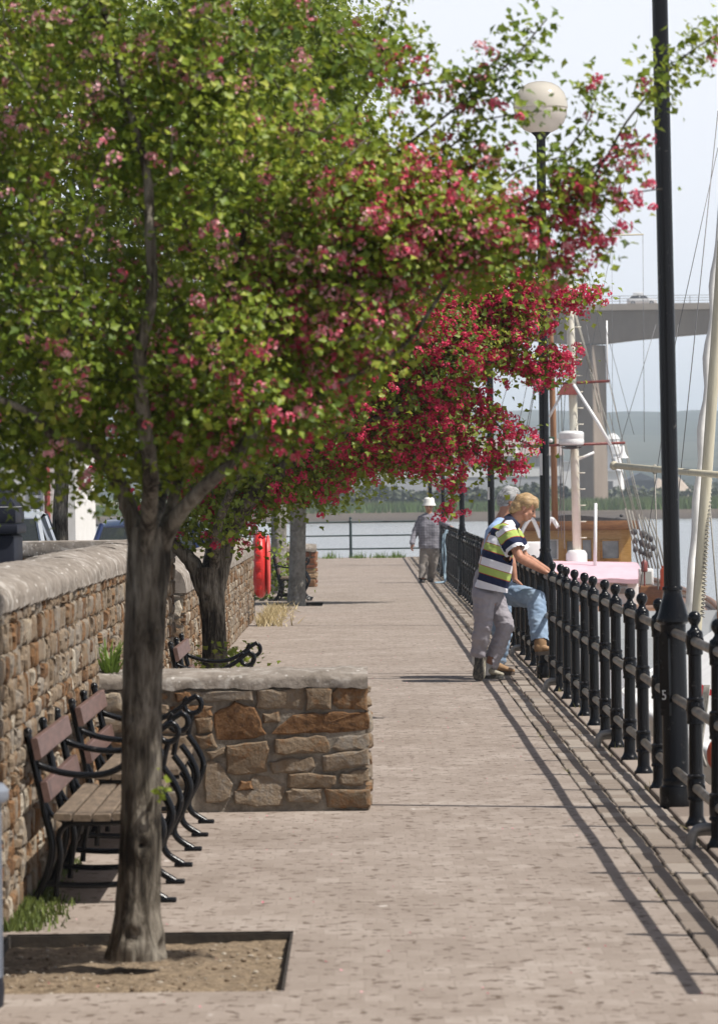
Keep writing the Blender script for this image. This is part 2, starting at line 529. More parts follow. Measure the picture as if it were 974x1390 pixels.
ysr = list(np.linspace(440, 640, 44)) + [680, 740, 820, 900, 1000, 1150, 1300, 1450, 1600, 1800, 2000, 2200, 2400, 2600, 2800, 3000, 3300, 3600, 4000, 4400, 4800, 5200, 5600, 6000, 6400, 6800]
mb = MB(); rows = []
for y in ysr:
    row = []
    xs = np.linspace(-0.16*y-120, 0.16*y+120, 150)
    for x in xs:
        sh = 14*noise.noise(Vector((x*.012, 0, 4))) + (10 if x > 20 else 0)
        t = max(0.0, min(1.0, (y-455-sh)/75.0))
        z = WZ - 0.7 + 1.5*t**0.8*1.35
        if t >= 1: z += 0.35*noise.noise(Vector((x*.02, y*.02, 1)))
        z += 0.30*noise.noise(Vector((x*.07, y*.07, 8)))*min(1, t*4)*(1 if y < 700 else 0.3)
        if y > 1300:
            h = min(1, (y-1300)/4700.0)
            env = math.sin(h*math.pi/2)**1.3
            z += env*(86 + 22*noise.noise(Vector((x*.0022+3, y*.0008, 2))) + 10*noise.noise(Vector((x*.006, y*.002, 5))) + 4*noise.noise(Vector((x*.025, y*.01, 7))) + 10*min(1, max(0, (x+300)/500)))
        row.append((x, y, z))
    rows.append(row)
mb.rings(rows, cap=False, closed=False)
tag(mb.build('far_bank', bank_mat, smooth=True), 'muddy reed covered far bank with blue hills beyond', kind='structure')
# ================================================================ STONE WALLS
stone_mat = m_sett('rubble_stone', [(0.0,(0.085,0.047,0.024)), (0.16,(0.19,0.098,0.042)), (0.34,(0.18,0.132,0.086)), (0.52,(0.215,0.165,0.115)), (0.68,(0.215,0.19,0.16)), (0.85,(0.28,0.225,0.16)), (1.0,(0.40,0.355,0.285))], mott=1.0, bump=1.0, bscale=42)
mortar_mat = M('lime_mortar', (0.16,0.135,0.105), (0.31,0.275,0.225), rough=0.95, scale=18, bump=0.8, bscale=60, bdist=0.015)
def m_coping():
    m, nt, b = newmat('lichen_coping')
    L = nt.links
    tc = N(nt, 'ShaderNodeTexCoord')
    n1 = N(nt, 'ShaderNodeTexNoise', i_Scale=9.0, i_Detail=8.0, i_Roughness=0.7)
    L.new(tc.outputs['Object'], n1.inputs['Vector'])
    r = ramp(nt, [(0.3,(0.14,0.118,0.096)), (0.5,(0.225,0.195,0.165)), (0.7,(0.31,0.275,0.24))])
    L.new(n1.outputs['Fac'], r.inputs['Fac'])
    mp = N(nt, 'ShaderNodeMapping'); mp.inputs['Scale'].default_value = (0.8, 3.2, 0.8)
    L.new(tc.outputs['Object'], mp.inputs['Vector'])
    n2 = N(nt, 'ShaderNodeTexNoise', i_Scale=6.0, i_Detail=5.0, i_Roughness=0.6, i_Distortion=0.8)
    L.new(mp.outputs[0], n2.inputs['Vector'])
    p2 = ramp(nt, [(0.53,(0,0,0)), (0.66,(1,1,1))]); L.new(n2.outputs['Fac'], p2.inputs['Fac'])
    n3 = N(nt, 'ShaderNodeTexVoronoi', i_Scale=22.0, feature='F1'); L.new(tc.outputs['Object'], n3.inputs['Vector'])
    p3 = ramp(nt, [(0.17,(1,1,1)), (0.24,(0,0,0))]); L.new(n3.outputs['Distance'], p3.inputs['Fac'])
    n4 = N(nt, 'ShaderNodeTexNoise', i_Scale=5.0, i_Detail=2.0); L.new(tc.outputs['Object'], n4.inputs['Vector'])
    p4 = ramp(nt, [(0.45,(0,0,0)), (0.6,(1,1,1))]); L.new(n4.outputs['Fac'], p4.inputs['Fac'])
    mm = N(nt, 'ShaderNodeMath', operation='MULTIPLY'); L.new(p3.outputs['Color'], mm.inputs[0]); L.new(p4.outputs['Color'], mm.inputs[1])
    h = N(nt, 'ShaderNodeMath', operation='MULTIPLY'); h.inputs[1].default_value = 0.55; L.new(p2.outputs['Color'], h.inputs[0])
    mxa = N(nt, 'ShaderNodeMath', operation='MAXIMUM'); L.new(mm.outputs[0], mxa.inputs[0]); L.new(h.outputs[0], mxa.inputs[1])
    mx = N(nt, 'ShaderNodeMix', data_type='RGBA'); mx.inputs[7].default_value = (0.52,0.49,0.45,1)
    L.new(mxa.outputs[0], mx.inputs['Factor']); L.new(r.outputs['Color'], mx.inputs[6])
    L.new(mx.outputs[2], b.inputs['Base Color'])
    b.inputs['Roughness'].default_value = 0.92
    b.inputs['Specular IOR Level'].default_value = 0.2
    n5 = N(nt, 'ShaderNodeTexNoise', i_Scale=30.0, i_Detail=8.0, i_Roughness=0.7); L.new(tc.outputs['Object'], n5.inputs['Vector'])
    bp = N(nt, 'ShaderNodeBump', i_Strength=0.7, i_Distance=0.015)
    L.new(n5.outputs['Fac'], bp.inputs['Height']); L.new(bp.outputs[0], b.inputs['Normal'])
    return m
coping_mat = m_coping()

def stone(mb, poly, put, h, tone, sub=5):
    """one rubble stone: outline poly (u, v) on a face, put(u, v, w) -> world"""
    n = len(poly)
    cx = sum(p[0] for p in poly)/n; cy = sum(p[1] for p in poly)/n
    # densify and roughen the outline
    pts = []
    for i in range(n):
        a, b = poly[i], poly[(i+1) % n]
        L_ = math.hypot(b[0]-a[0], b[1]-a[1])
        k = max(2, int(L_/0.045))
        for q in range(k):
            t = q/k
            jx, jy = (random.random()-.5)*0.015, (random.random()-.5)*0.015
            pts.append((a[0]+(b[0]-a[0])*t+jx, a[1]+(b[1]-a[1])*t+jy))
    tx, ty = (random.random()-.5)*0.24, (random.random()-.5)*0.26
    def ring(ins, w):
        out = []
        for (u, v) in pts:
            d = math.hypot(u-cx, v-cy) + 1e-6
            k = max(0.3, 1 - ins/d)
            uu, vv = cx+(u-cx)*k, cy+(v-cy)*k
            ww = w
            if w > 0: ww += ((uu-cx)*tx + (vv-cy)*ty)*(w/h) + 0.006*noise.noise(Vector((uu*14, vv*14, tone*9)))
            out.append(put(uu, vv, ww))
        return out
    mb.curt = tone
    m = len(pts)
    r = [ring(0, -0.02), ring(0.002, h*0.55), ring(0.010, h*0.92)]
    r2 = ring(0.4*min(0.12, max(abs(p[1]-cy) for p in pts)), h*1.05)
    mb.rings(r + [r2], cap=False)
    mb.add(r2 + [put(cx, cy, h*1.1)], [(i, (i+1) % m, m) for i in range(m)])

def rubble(mb, u0, u1, v0, v1, put, wmin=0.12, wmax=0.42, hmin=0.06, hmax=0.17, tm=.5, g=.011):
    v = v0
    while v < v1-0.03:
        h = hmin + (hmax-hmin)*rng.random()
        if v+h > v1-0.05: h = v1-v
        u = u0
        while u < u1-0.02:
            w = wmin + (wmax-wmin)*rng.random()**1.3
            if u+w > u1-0.08: w = u1-u
            def one(ua, ub, va, vb):
                j = lambda s=0.012: (random.random()-.5)*2*s
                a = min(0.018, (ub-ua)*.15)
                poly = [(ua+g+a*random.random(), va+g+j(.008)), ((ua+ub)/2+j(.03), va+g+j(.012)), (ub-g-a*random.random(), va+g+j(.008)),
                        (ub-g+j(.006), (va+vb)/2+j()), (ub-g-a*random.random(), vb-g+j(.008)), ((ua+ub)/2+j(.03), vb-g+j(.012)),
                        (ua+g+a*random.random(), vb-g+j(.008)), (ua+g+j(.006), (va+vb)/2+j())]
                t = float(np.clip(rng.normal(tm, 0.25), 0.02, 1))
                stone(mb, poly, put, 0.012+0.030*rng.random(), t)
            if h > 0.12 and w < 0.3 and rng.random() < .45:
                s_ = v + h*(.4+.2*rng.random())
                one(u, u+w, v, s_); one(u, u+w, s_, v+h)
            else:
                one(u, u+w, v, v+h)
            u += w
        v += h

def coping(x0, x1, ya, yb, z0, ztop, step=0.9, over=0.02, axis='y'):
    """half-round coping cast in lengths along the wall"""
    mb = MB()
    y = ya
    while y < yb-0.02:
        L_ = min(step*(0.8+0.5*rng.random()), yb-y)
        if yb-(y+L_) < 0.3: L_ = yb-y
        n = max(2, int(L_/0.03)); rings = []
        c = (x0+x1)/2; hw = (x1-x0)/2+over
        dz = (rng.random()-.5)*0.014
        for i in range(n+1):
            yy = y + 0.004 + (L_-0.008)*i/n
            e = 0.988 if i in (0, n) else 1.0
            ring = [(c-hw, z0)]
            for k in range(17):
                q = math.pi*(1-k/16.0)
                ring.append((c+hw*math.cos(q)*e, z0+0.035+(ztop-z0-0.035+dz)*math.sin(q)**0.85*e))
            ring.append((c+hw, z0))
            out = []
            for (u, z) in ring:
                nn = 0.014*noise.noise(Vector((u*6, yy*6, z*6))) + 0.010*noise.noise(Vector((u*22, yy*22, z*22)))
                p = (u+nn, yy, z+nn) if axis == 'y' else (yy, u+nn, z+nn)
                out.append(p)
            rings.append(out)
        mb.rings(rings)
        y += L_
    return mb

def long_wall(name, xf, xb, y0, y1, hs, ht, label, endface=True):
    w = thing(name, (xf-.2, y0, 0), label, 'wall')
    MB().box(xb+.02, xf+.006, y0+.01, y1-.01, -.03, hs-.002).build('core', mortar_mat, w, smooth=False)
    mb = MB()
    rubble(mb, y0, y1, 0.0, hs, lambda u, v, ww: (xf+ww*.75+.001, u, v), wmin=.05, wmax=.20, hmin=.04, hmax=.14, tm=.45, g=.005)
    rubble(mb, xb+.02, xf, 0.0, hs, lambda u, v, ww: (u, y0-ww+.01, v), wmin=.14, wmax=.3)
    rubble(mb, xb+.02, xf, 0.0, hs, lambda u, v, ww: (u, y1+ww-.01, v), wmin=.14, wmax=.3)
    mb.build('stonework', stone_mat, w, smooth=False)
    coping(xb, xf+.015, y0-.02, y1+.02, hs, ht).build('coping', coping_mat, w, smooth=40)
    return w
long_wall('stone_wall', -1.45, -1.86, 11.0, 33.4, 1.25, 1.395, 'long tall rubble stone wall with rounded coping behind the two front benches')
long_wall('stone_wall', -1.52, -1.94, 37.0, 60.5, 0.89, 1.15, 'lower rubble stone wall with rounded coping beyond the gap, behind the second tree')

# the short return wall facing us: stones traced one by one
rw = thing('stone_wall', (-0.7, 23.6, 0), 'short thick rubble wall jutting out beside the benches, lichen spotted coping', 'wall')
RY, RX1, RX0, RH = 23.6, 0.035, -1.45, 0.665
MB().box(RX0+.01, RX1-.03, RY+.012, RY+.43, -.03, RH-.002).build('core', mortar_mat, rw, smooth=False)
tr = [  # polygons in enlarged-photo pixels, tone
 ([(95,172),(215,168),(228,175),(300,175),(435,170),(436,205),(330,198),(300,212),(215,206),(150,216),(100,205)], .60),
 ([(455,170),(560,168),(652,166),(655,205),(640,250),(560,244),(460,240)], .50),
 ([(664,165),(735,162),(758,168),(757,244),(664,246)], .35),
 ([(770,180),(800,162),(908,160),(912,250),(860,248),(800,248),(776,225)], .22),
 ([(103,236),(264,230),(266,262),(262,275),(105,284)], .20),
 ([(280,268),(375,215),(440,238),(470,300),(486,345),(400,372),(290,368),(282,320)], .14),
 ([(478,264),(545,264),(552,300),(482,305)], .32),
 ([(520,345),(602,280),(700,266),(912,266),(914,325),(870,338),(700,342),(600,346)], .13),
 ([(204,282),(262,278),(268,300),(266,330),(210,345)], .30),
 ([(330,400),(410,385),(495,375),(497,420),(490,505),(400,512),(335,505)], .34),
 ([(528,370),(620,366),(740,362),(752,400),(738,428),(600,432),(530,425)], .33),
 ([(768,400),(790,368),(905,352),(914,400),(900,416),(800,418)], .62),
 ([(724,440),(800,430),(912,420),(915,482),(850,488),(726,502)], .55),
 ([(508,470),(560,454),(680,452),(688,480),(660,505),(520,510)], .48),
 ([(250,418),(320,408),(326,425),(280,445),(262,448)], .45),
 ([(240,480),(270,455),(300,470),(345,545),(338,600),(320,625),(240,630)], .52),
 ([(362,585),(440,580),(430,532),(450,525),(560,524),(564,600),(556,642),(450,645),(362,632)], .54),
 ([(582,520),(700,512),(770,530),(775,555),(750,570),(660,572),(584,568)], .40),
 ([(797,524),(860,505),(912,500),(914,545),(880,563),(800,560)], .44),
 ([(578,590),(600,582),(720,580),(722,615),(700,635),(580,632)], .52),
 ([(734,578),(800,580),(912,590),(914,640),(880,655),(740,650)], .28),
 ([(386,545),(425,540),(428,570),(375,580)], .2),
 ([(206,350),(270,345),(282,395),(240,402),(212,400)], .3),
]
def zu(p): return ((p[0]*0.3285+200-VX+ -5.0)/252.1*1.0, (1100-(p[1]*0.3285+880))/252.1)
mb = MB()
putr = lambda u, v, w: (u, RY-w+.012, v)
for poly, t in tr:
    zp = [zu(p) for p in poly]; gx = sum(p[0] for p in zp)/len(zp); gy = sum(p[1] for p in zp)/len(zp)
    stone(mb, [(q[0]+.007*(1 if q[0] > gx else -1), q[1]+.005*(1 if q[1] > gy else -1)) for q in zp], putr, 0.014+0.018*rng.random(), t)
rubble(mb, RX0+.02, zu((200,0))[0]-.01, 0.0, RH, putr, wmin=.14, wmax=.3)
rubble(mb, RY+.01, RY+.43, 0.0, RH, lambda u, v, w: (RX1-.03+w-.004, u, v), wmin=.15, wmax=.3)
mb.build('stonework', stone_mat, rw, smooth=False)
coping(RY-.01, RY+.45, RX0, RX1-.008, RH, 0.775, step=5, over=0.004, axis='x').build('coping', coping_mat, rw, smooth=40)

# far return wall of the same kind
w2 = thing('stone_wall', (-1.2, 81.5, 0), 'small low brown stone wall end beyond the grey tree trunks', 'wall')
MB().box(-2.3, -0.87, 81.51, 81.93, -.02, .66).build('core', mortar_mat, w2, smooth=False)
mb = MB(); rubble(mb, -2.3, -0.85, 0, .66, lambda u, v, w: (u, 81.5-w+.012, v)); rubble(mb, 81.5, 81.94, 0, .66, lambda u, v, w: (-.87+w, u, v))
mb.build('stonework', m_sett('red_rubble', [(0,(0.13,0.05,0.03)),(.4,(0.24,0.10,0.055)),(.7,(0.25,0.16,0.09)),(1,(0.33,0.27,0.2))], mott=.6), w2, smooth=False)
coping(81.48, 81.95, -2.3, -0.84, .66, .80, step=5, axis='x').build('coping', coping_mat, w2, smooth=40)

# plain low wall across the car park
w3 = thing('low_wall', (-4, 49, 0), 'low grey capped wall in front of the parked cars', 'wall')
mb = MB(); rubble(mb, -7, -2.15, 0, 1.06, lambda u, v, w: (u, 49-w+.01, v)); mb.build('stonework', stone_mat, w3, smooth=False)
MB().box(-7, -2.16, 49.01, 49.4, -.02, 1.06).build('core', mortar_mat, w3, smooth=False)
MB().cbox(-7.03, -2.12, 48.96, 49.45, 1.06, 1.23, .02).build('coping', coping_mat, w3)

# ================================================================ RAILING, LAMPS
FX, SP, Y0 = 1.67, 1.376, 20.74
fence = thing('quay_railing', (FX, Y0, 0), 'long black cast iron railing of ball topped posts and three rails along the quay edge', 'railing')
def post_mesh():
    mb = MB()
    prof = [(.058,0),(.058,.022),(.047,.035),(.041,.05),(.037,.06),(.037,.135),(.046,.14),(.046,.15),(.042,.157),(.045,.17),(.046,.2),(.045,.235),(.042,.247),(.046,.252),(.046,.262),(.036,.27),
            (.0345,.52),(.044,.525),(.044,.535),(.041,.542),(.044,.56),(.045,.59),(.044,.62),(.041,.635),(.044,.64),(.044,.65),(.0345,.658),
            (.0335,.87),(.042,.875),(.042,.885),(.041,.90),(.044,.92),(.045,.94),(.044,.965),(.042,.985),(.038,.992),(.026,1.0),(.019,1.012),(.018,1.022),(.024,1.03),(.031,1.042),(.034,1.055),(.033,1.068),(.027,1.082),(.015,1.091),(.003,1.094)]
    mb.lathe(prof, seg=18)
    for z in (.2, .59, .94):   # side bosses that take the rails
        mb.lathe([(.028,-.052),(.033,-.045),(.033,.045),(.028,.052)], (0,0,z), 12, axis='y')
    return mb.mesh('post', 40)
pm = post_mesh(); pm.materials.append(black_paint)
LAMPK = [2, 14, 26, 38, 50, 62]
for k in range(-4, 71):
    if k in LAMPK: continue
    o = bpy.data.objects.new('post', pm); COL.objects.link(o)
    o.parent = fence; o.location = (0, SP*k, 0)
    o.rotation_euler = (R(rng.normal(0,.35)), R(rng.normal(0,.35)), rng.random()*.5)
for z in (.2, .59, .94):
    MB().tube([(FX+.004*math.sin(i*1.7), y, z+.003*math.sin(i*2.3)) for i, y in enumerate(np.linspace(14.6, 118.0, 76))], .0235, 12).build('rail', rail_steel, fence, smooth=True)

def lamp_post(d, k, label, number=None, stick=None):
    x = FX
    t = thing('street_lamp', (x, d, 0), label, 'street lamp', 'globe lamps along the railing')
    mb = MB()
    mb.lathe([(.09,0),(.092,.03),(.092,.10),(.088,.118),(.076,.125),(.074,.14),(.078,.15),(.074,.16),(.070,.17),(.068,.9),(.069,.985),(.078,.992),(.088,1.0),(.089,1.02),(.082,1.035),(.078,1.05),(.068,1.09),(.056,1.125),(.050,1.15),(.049,1.165),(.055,1.17),(.055,1.185),(.048,1.19)], (x,d,0), 26)
    mb.build('base', black_paint, t, smooth=35)
    MB().lathe([(.046,1.18),(.044,2.5),(.042,4.93),(.05,4.935),(.05,4.95),(.06,4.96),(.085,4.985),(.09,4.995),(.085,5.0)], (x,d,0), 22).build('column', black_paint, t, smooth=35)
    # access door plate on the walkway side
    mb = MB(); c = []
    for q in range(13):
        a = math.pi*q/12; c.append((.034*math.cos(a), .90+.05*math.sin(a)))
    poly = c + [(-.034,.50),(.034,.50)]
    mb.prism([(u, v) for u, v in poly], -.079, -.062)
    me = mb.mesh('door', 30)
    ang = R(-47)
    me.transform(Matrix.Translation((x, d, 0)) @ Matrix.Rotation(ang, 4, 'Z'))
    dr = link_mesh('door', me, t, black_paint)
    gl = MB()
    gl.lathe([(.095,4.99),(.16,5.02),(.213,5.08),(.238,5.15),(.244,5.21),(.24,5.218)], (x,d,0), 28, cap=False)
    gl.build('globe_bowl', globe_low, t, smooth=True)
    gt = MB(); gt.lathe([(.248,5.212),(.25,5.225),(.243,5.29),(.216,5.355),(.168,5.41),(.11,5.442),(.05,5.456),(.004,5.459)], (x,d,0), 28)
    gt.build('globe_dome', globe_top, t, smooth=True)
    MB().lathe([(.03,5.0),(.045,5.03),(.05,5.16),(.03,5.18)], (x,d,0), 12).build('lamp_holder', white_paint, t, smooth=True)
    if number:
        cu = bpy.data.curves.new('number', 'FONT'); cu.body = number; cu.size = 0.075; cu.align_x = 'CENTER'; cu.extrude = 0.0012
        to = bpy.data.objects.new('tmp', cu); COL.objects.link(to)
        bpy.context.view_layer.update()
        me = bpy.data.meshes.new_from_object(to.evaluated_get(bpy.context.evaluated_depsgraph_get()))
        bpy.data.objects.remove(to)
        me.transform(Matrix.Translation((x, d, 0)) @ Matrix.Rotation(ang, 4, 'Z') @ Matrix.Translation((0,-.0815,.585)) @ Matrix.Rotation(R(90), 4, 'X'))
        link_mesh('number', me, t, sticker_white)
    if stick:
        mb = MB()
        for a0 in (-150,):
            ring = []
            for z in (stick[0], stick[1]):
                ring.append([(x+.0462*math.cos(R(a)), d+.0462*math.sin(R(a)), z) for a in range(-175, -100, 15)])
            mb.rings(ring, cap=False, closed=False)
        mb.build('notice', sticker_white, t, smooth=True)
    return t
def m_globe(name, c1, rough, tw):
    m, nt, b = newmat(name); L = nt.links
    b.inputs['Base Color'].default_value = (*c1, 1); b.inputs['Roughness'].default_value = rough
    b.inputs['Coat Weight'].default_value = 0.6; b.inputs['Coat Roughness'].default_value = 0.06
    tr = N(nt, 'ShaderNodeBsdfTranslucent'); tr.inputs['Color'].default_value = (*c1, 1)
    ms = N(nt, 'ShaderNodeMixShader'); ms.inputs[0].default_value = tw
    L.new(b.outputs[0], ms.inputs[1]); L.new(tr.outputs[0], ms.inputs[2]); L.new(ms.outputs[0], nt.nodes['Material Output'].inputs['Surface'])
    return m
globe_low = m_globe('frosted_bowl', (0.88,0.82,0.77), 0.3, 0.55)
globe_top = m_globe('smoky_dome', (0.80,0.76,0.68), 0.12, 0.5)
labs = ['nearest black lamp post with a white number five on its base',
        'black globe lamp post with a white notice, right beside the leaning man in stripes',
        'third black lamp post along the railing, just behind the grey haired man',
        'thin dark lamp post on the railing behind the hanging blossom tip',
        'far dark lamp post nearest the man in the white hat',
        'farthest dark lamp post close to the end of the railing']
for i, k in enumerate(LAMPK):
    lp = lamp_post(Y0+SP*k, k, labs[i], '5' if i == 0 else None, (1.86, 2.06) if i == 1 else ((1.62,1.78) if i == 2 else None))
    lp.rotation_euler.y = R(-.5 if i == 0 else rng.normal(0,.08))

# grey hoops of pipe at the foot of every sixth post
hl = ['grey pipe hoop at the railing foot in front of the nearest lamp post base',
      'grey pipe hoop at a post foot midway between the nearest lamp and the men',
      'grey pipe hoop at the post foot in front of the brown boot',
      'grey pipe hoop at the post foot behind the raised leg']
for i, (k, l) in enumerate(zip((0, 6, 12, 18), hl)):
    y = Y0+SP*k+.06
    mb = MB()
    for dy, hgt in ((0, .10), (.11, .075)):
        pts = [(1.545, y+dy, -.02), (1.547, y+dy, hgt*.45), (1.565, y+dy, hgt*.86), (1.60, y+dy, hgt), (1.66, y+dy, hgt), (1.76, y+dy, hgt)]
        mb.tube(spline(pts, 5), .023, 12)
    tag(mb.build('pipe_hoop', galv, smooth=True, loc=(1.6, y, 0)), l, 'pipe hoop', 'pipe hoops at the railing foot')

# railing across the end of the quay
fr = thing('end_railing', (-1, 119, 0), 'dark green three rail fence across the far end of the quay', 'railing')
for z in (.24, .6, .97):
    MB().tube([(-14, 119, z), (1.7, 119, z)], .022, 8).build('rail', green_paint, fr, smooth=True)
for x in (-12.6, -9.5, -6.4, -3.35, -0.3):
    MB().lathe([(.06,0),(.06,.03),(.04,.05),(.036,1.0),(.05,1.01),(.03,1.04),(.042,1.07),(.03,1.1),(.005,1.115)], (x,119,0), 10).build('post', green_paint, fr)
# banded marker pole behind the walker
mp_ = thing('marker_pole', (1.9, 118.6, 0), 'slim dark green pole with yellow bands above the walking man', 'pole')
pb = P(582, 684, 118.6)
MB().tube([(pb.x, 118.6, 0), P(581.5, 560, 118.6)], .042, 10).build('shaft', green_paint, mp_, smooth=True)
yb = M('yellow_band', (0.6,0.45,0.06), rough=.5)
for y in (658, 664, 670):
    a = P(582, y, 118.6); MB().lathe([(.05,-.03),(.05,.03)], a, 10).build('band', yb, mp_, smooth=35)

# pale blue rope looped over the far railing
rp = MB(); a = Y0+SP*45.6
pts = [(FX-.03, a, 1.0), (FX-.07, a-.02, .98), (FX-.1, a-.05, .8), (FX-.08, a-.06, .5), (FX-.10, a-.1, .25), (FX-.09, a-.12, .1), (FX-.12, a-.3, .03), (FX-.3, a-.5, .02)]
rp.tube(spline(pts, 6), .020, 8)
pts = [(FX-.03, a+.1, .97), (FX-.12, a+.06, .9), (FX-.14, a, .6), (FX-.12, a-.05, .3), (FX-.1, a-.2, .03)]
rp.tube(spline(pts, 6), .015, 8)
tag(rp.build('rope', M('blue_rope', (0.20,0.29,0.36), (0.30,0.40,0.47), rough=.9, scale=60, bump=.6), smooth=True, loc=(FX, a, 0)), 'pale blue rope hanging over the railing beside the walking man', 'rope')

# ================================================================ BENCHES
slat_red = M('slat_brown_red', (0.09,0.05,0.04), (0.165,0.095,0.078), rough=.5, scale=5, stretch=(8,1,8), bump=.25, bscale=30)
slat_grey = M('slat_weathered', (0.09,0.065,0.042), (0.19,0.14,0.095), rough=.75, scale=5, stretch=(8,1,8), bump=.35, bscale=30)
def make_bench():
    t = thing('bench', (0,0,0), '', 'bench', 'cast iron benches along the wall')
    X0_ = 0.49
    for i, y in enumerate((0, .88, 1.76)):
        mb = MB(); sd = (0, 1, 0)
        tb = lambda pts, r, n=5: mb.tube([(p[0], y, p[1]) for p in [(q.x, q.y) for q in spline([Vector((a, b, 0)) for a, b in pts], n)]], r, 10, sx=1.25, side=sd)
        tb([(0.0,.012),(.03,.05),(.065,.13),(.085,.23),(.075,.31),(.06,.37),(.03,.52),(-.012,.715)], .017)
        tb([(.10,.03),(.105,.09),(.12,.2),(.115,.29),(.16,.335),(.26,.335),(.38,.34),(.5,.36)], .013)
        tb([(X0_-.016,.46),(X0_+.035,.385),(X0_+.062,.30),(X0_+.025,.20),(X0_-.017,.115),(X0_+.0,.06),(X0_+.07,.012)], .016)
        tb([(X0_-.06,.345),(X0_-.01,.31),(X0_+.01,.25),(X0_-.015,.17),(X0_-.017,.115)], .012)
        tb([(.05,.085),(.2,.075),(.35,.078),(X0_-.01,.09)], .013)
        tb([(.06,.42),(.09,.37),(.14,.345)], .010)
        mb.cbox(-.035, .05, y-.028, y+.028, 0, .02, .006); mb.cbox(X0_+.03, X0_+.115, y-.028, y+.028, 0, .02, .006)
        mb.ball((-.012, y, .722), (.02,.022,.02), 10, 6)
        sup = mb.build('support', black_paint, t, smooth=50)
        if i != 1:
            mb = MB()
            pts = [(.018,.592),(.06,.572),(.14,.548),(.24,.537),(.33,.548),(.42,.595),(.48,.642),(.52,.664)]
            for q in range(1, 14):
                a = R(90 - q*25); pts.append((X0_+.01+.045*math.cos(a), .62+.045*math.sin(a)))
            tb(pts, .0145, 4)
            tb([(X0_-.016,.46),(X0_-.005,.52),(X0_+.01,.575)], .014)
            mb.build('armrest', black_paint, sup, smooth=50)
    # slats: dir of the raked back
    dv = Vector((-.2, 0, .98)); nv = Vector((.98, 0, .2))
    def slat(c, hw, th, mat, dv, nv):
        m = MB()
        c = Vector(c)
        b = .005
        sec = [(-hw,-th),(hw,-th),(hw,th-b),(hw-b,th),(-hw+b,th),(-hw,th-b)]
        m.rings([[c + dv*u + nv*w + Vector((0,yy,0)) for u, w in sec] for yy in (-.09, .88, 1.85)])
        m.build('slat', mat, t, smooth=False)
    slat((.03, 0, .655), .045, .014, slat_red, dv, nv)
    slat((.067, 0, .475), .043, .014, slat_red, dv, nv)
    for i in range(5):
        x = .135 + i*.082
        z = .362 + abs(i-1.6)*.004 + (.012 if i == 4 else 0)
        slat((x, 0, z), .036, .014, slat_grey, Vector((1,0,.03*(i-1.6))).normalized(), Vector((-.03*(i-1.6),0,1)).normalized())
    return t
b0 = make_bench()
spots = [((-1.40, 18.4, 0), 'front black iron bench with brown slats, half hidden by the nearest tree trunk'),
         ((-1.39, 21.06, 0), 'second black iron bench, between the front bench and the short return wall'),
         ((-1.27, 29.2, 0), 'black iron bench behind the return wall, only its scrolled arms and back showing'),
         ((-1.42, 71.0, 0), 'far black bench between the red lifebuoy case and the grey trunks')]
for i, (p, l) in enumerate(spots):
    o = b0 if i == 0 else copy_tree(b0)
    o.location = p; o['label'] = l
    ORG[o.name] = Vector(p)
# ================================================================ TREES
def m_bark(name, stops, zs=0.22, scale=26):
    m, nt, b = newmat(name); L = nt.links
    tc = N(nt, 'ShaderNodeTexCoord')
    mp = N(nt, 'ShaderNodeMapping'); mp.inputs['Scale'].default_value = (1,1,zs); L.new(tc.outputs['Object'], mp.inputs['Vector'])
    n1 = N(nt, 'ShaderNodeTexNoise', i_Scale=scale, i_Detail=8.0, i_Roughness=0.7, i_Distortion=0.6); L.new(mp.outputs[0], n1.inputs['Vector'])
    n2 = N(nt, 'ShaderNodeTexNoise', i_Scale=3.5, i_Detail=3.0); L.new(tc.outputs['Object'], n2.inputs['Vector'])
    a = N(nt, 'ShaderNodeMath', operation='MULTIPLY_ADD'); a.inputs[1].default_value = .6; a.inputs[2].default_value = -.3
    L.new(n2.outputs['Fac'], a.inputs[0])
    c = N(nt, 'ShaderNodeMath', operation='ADD'); L.new(n1.outputs['Fac'], c.inputs[0]); L.new(a.outputs[0], c.inputs[1])
    r = ramp(nt, stops); L.new(c.outputs[0], r.inputs['Fac']); L.new(r.outputs['Color'], b.inputs['Base Color'])
    b.inputs['Roughness'].default_value = .9; b.inputs['Specular IOR Level'].default_value = .2
    bp = N(nt, 'ShaderNodeBump', i_Strength=1.0, i_Distance=.045); L.new(n1.outputs['Fac'], bp.inputs['Height']); L.new(bp.outputs[0], b.inputs['Normal'])
    return m
bark_haw = m_bark('hawthorn_bark', [(.36,(0.03,0.024,0.018)), (.46,(0.115,0.096,0.073)), (.55,(0.225,0.195,0.155)), (.70,(0.40,0.36,0.295))], zs=.16, scale=30)
bark_grey = m_bark('smooth_grey_bark', [(.3,(0.15,0.14,0.12)), (.5,(0.25,0.235,0.21)), (.75,(0.36,0.345,0.315))], zs=.9, scale=14)

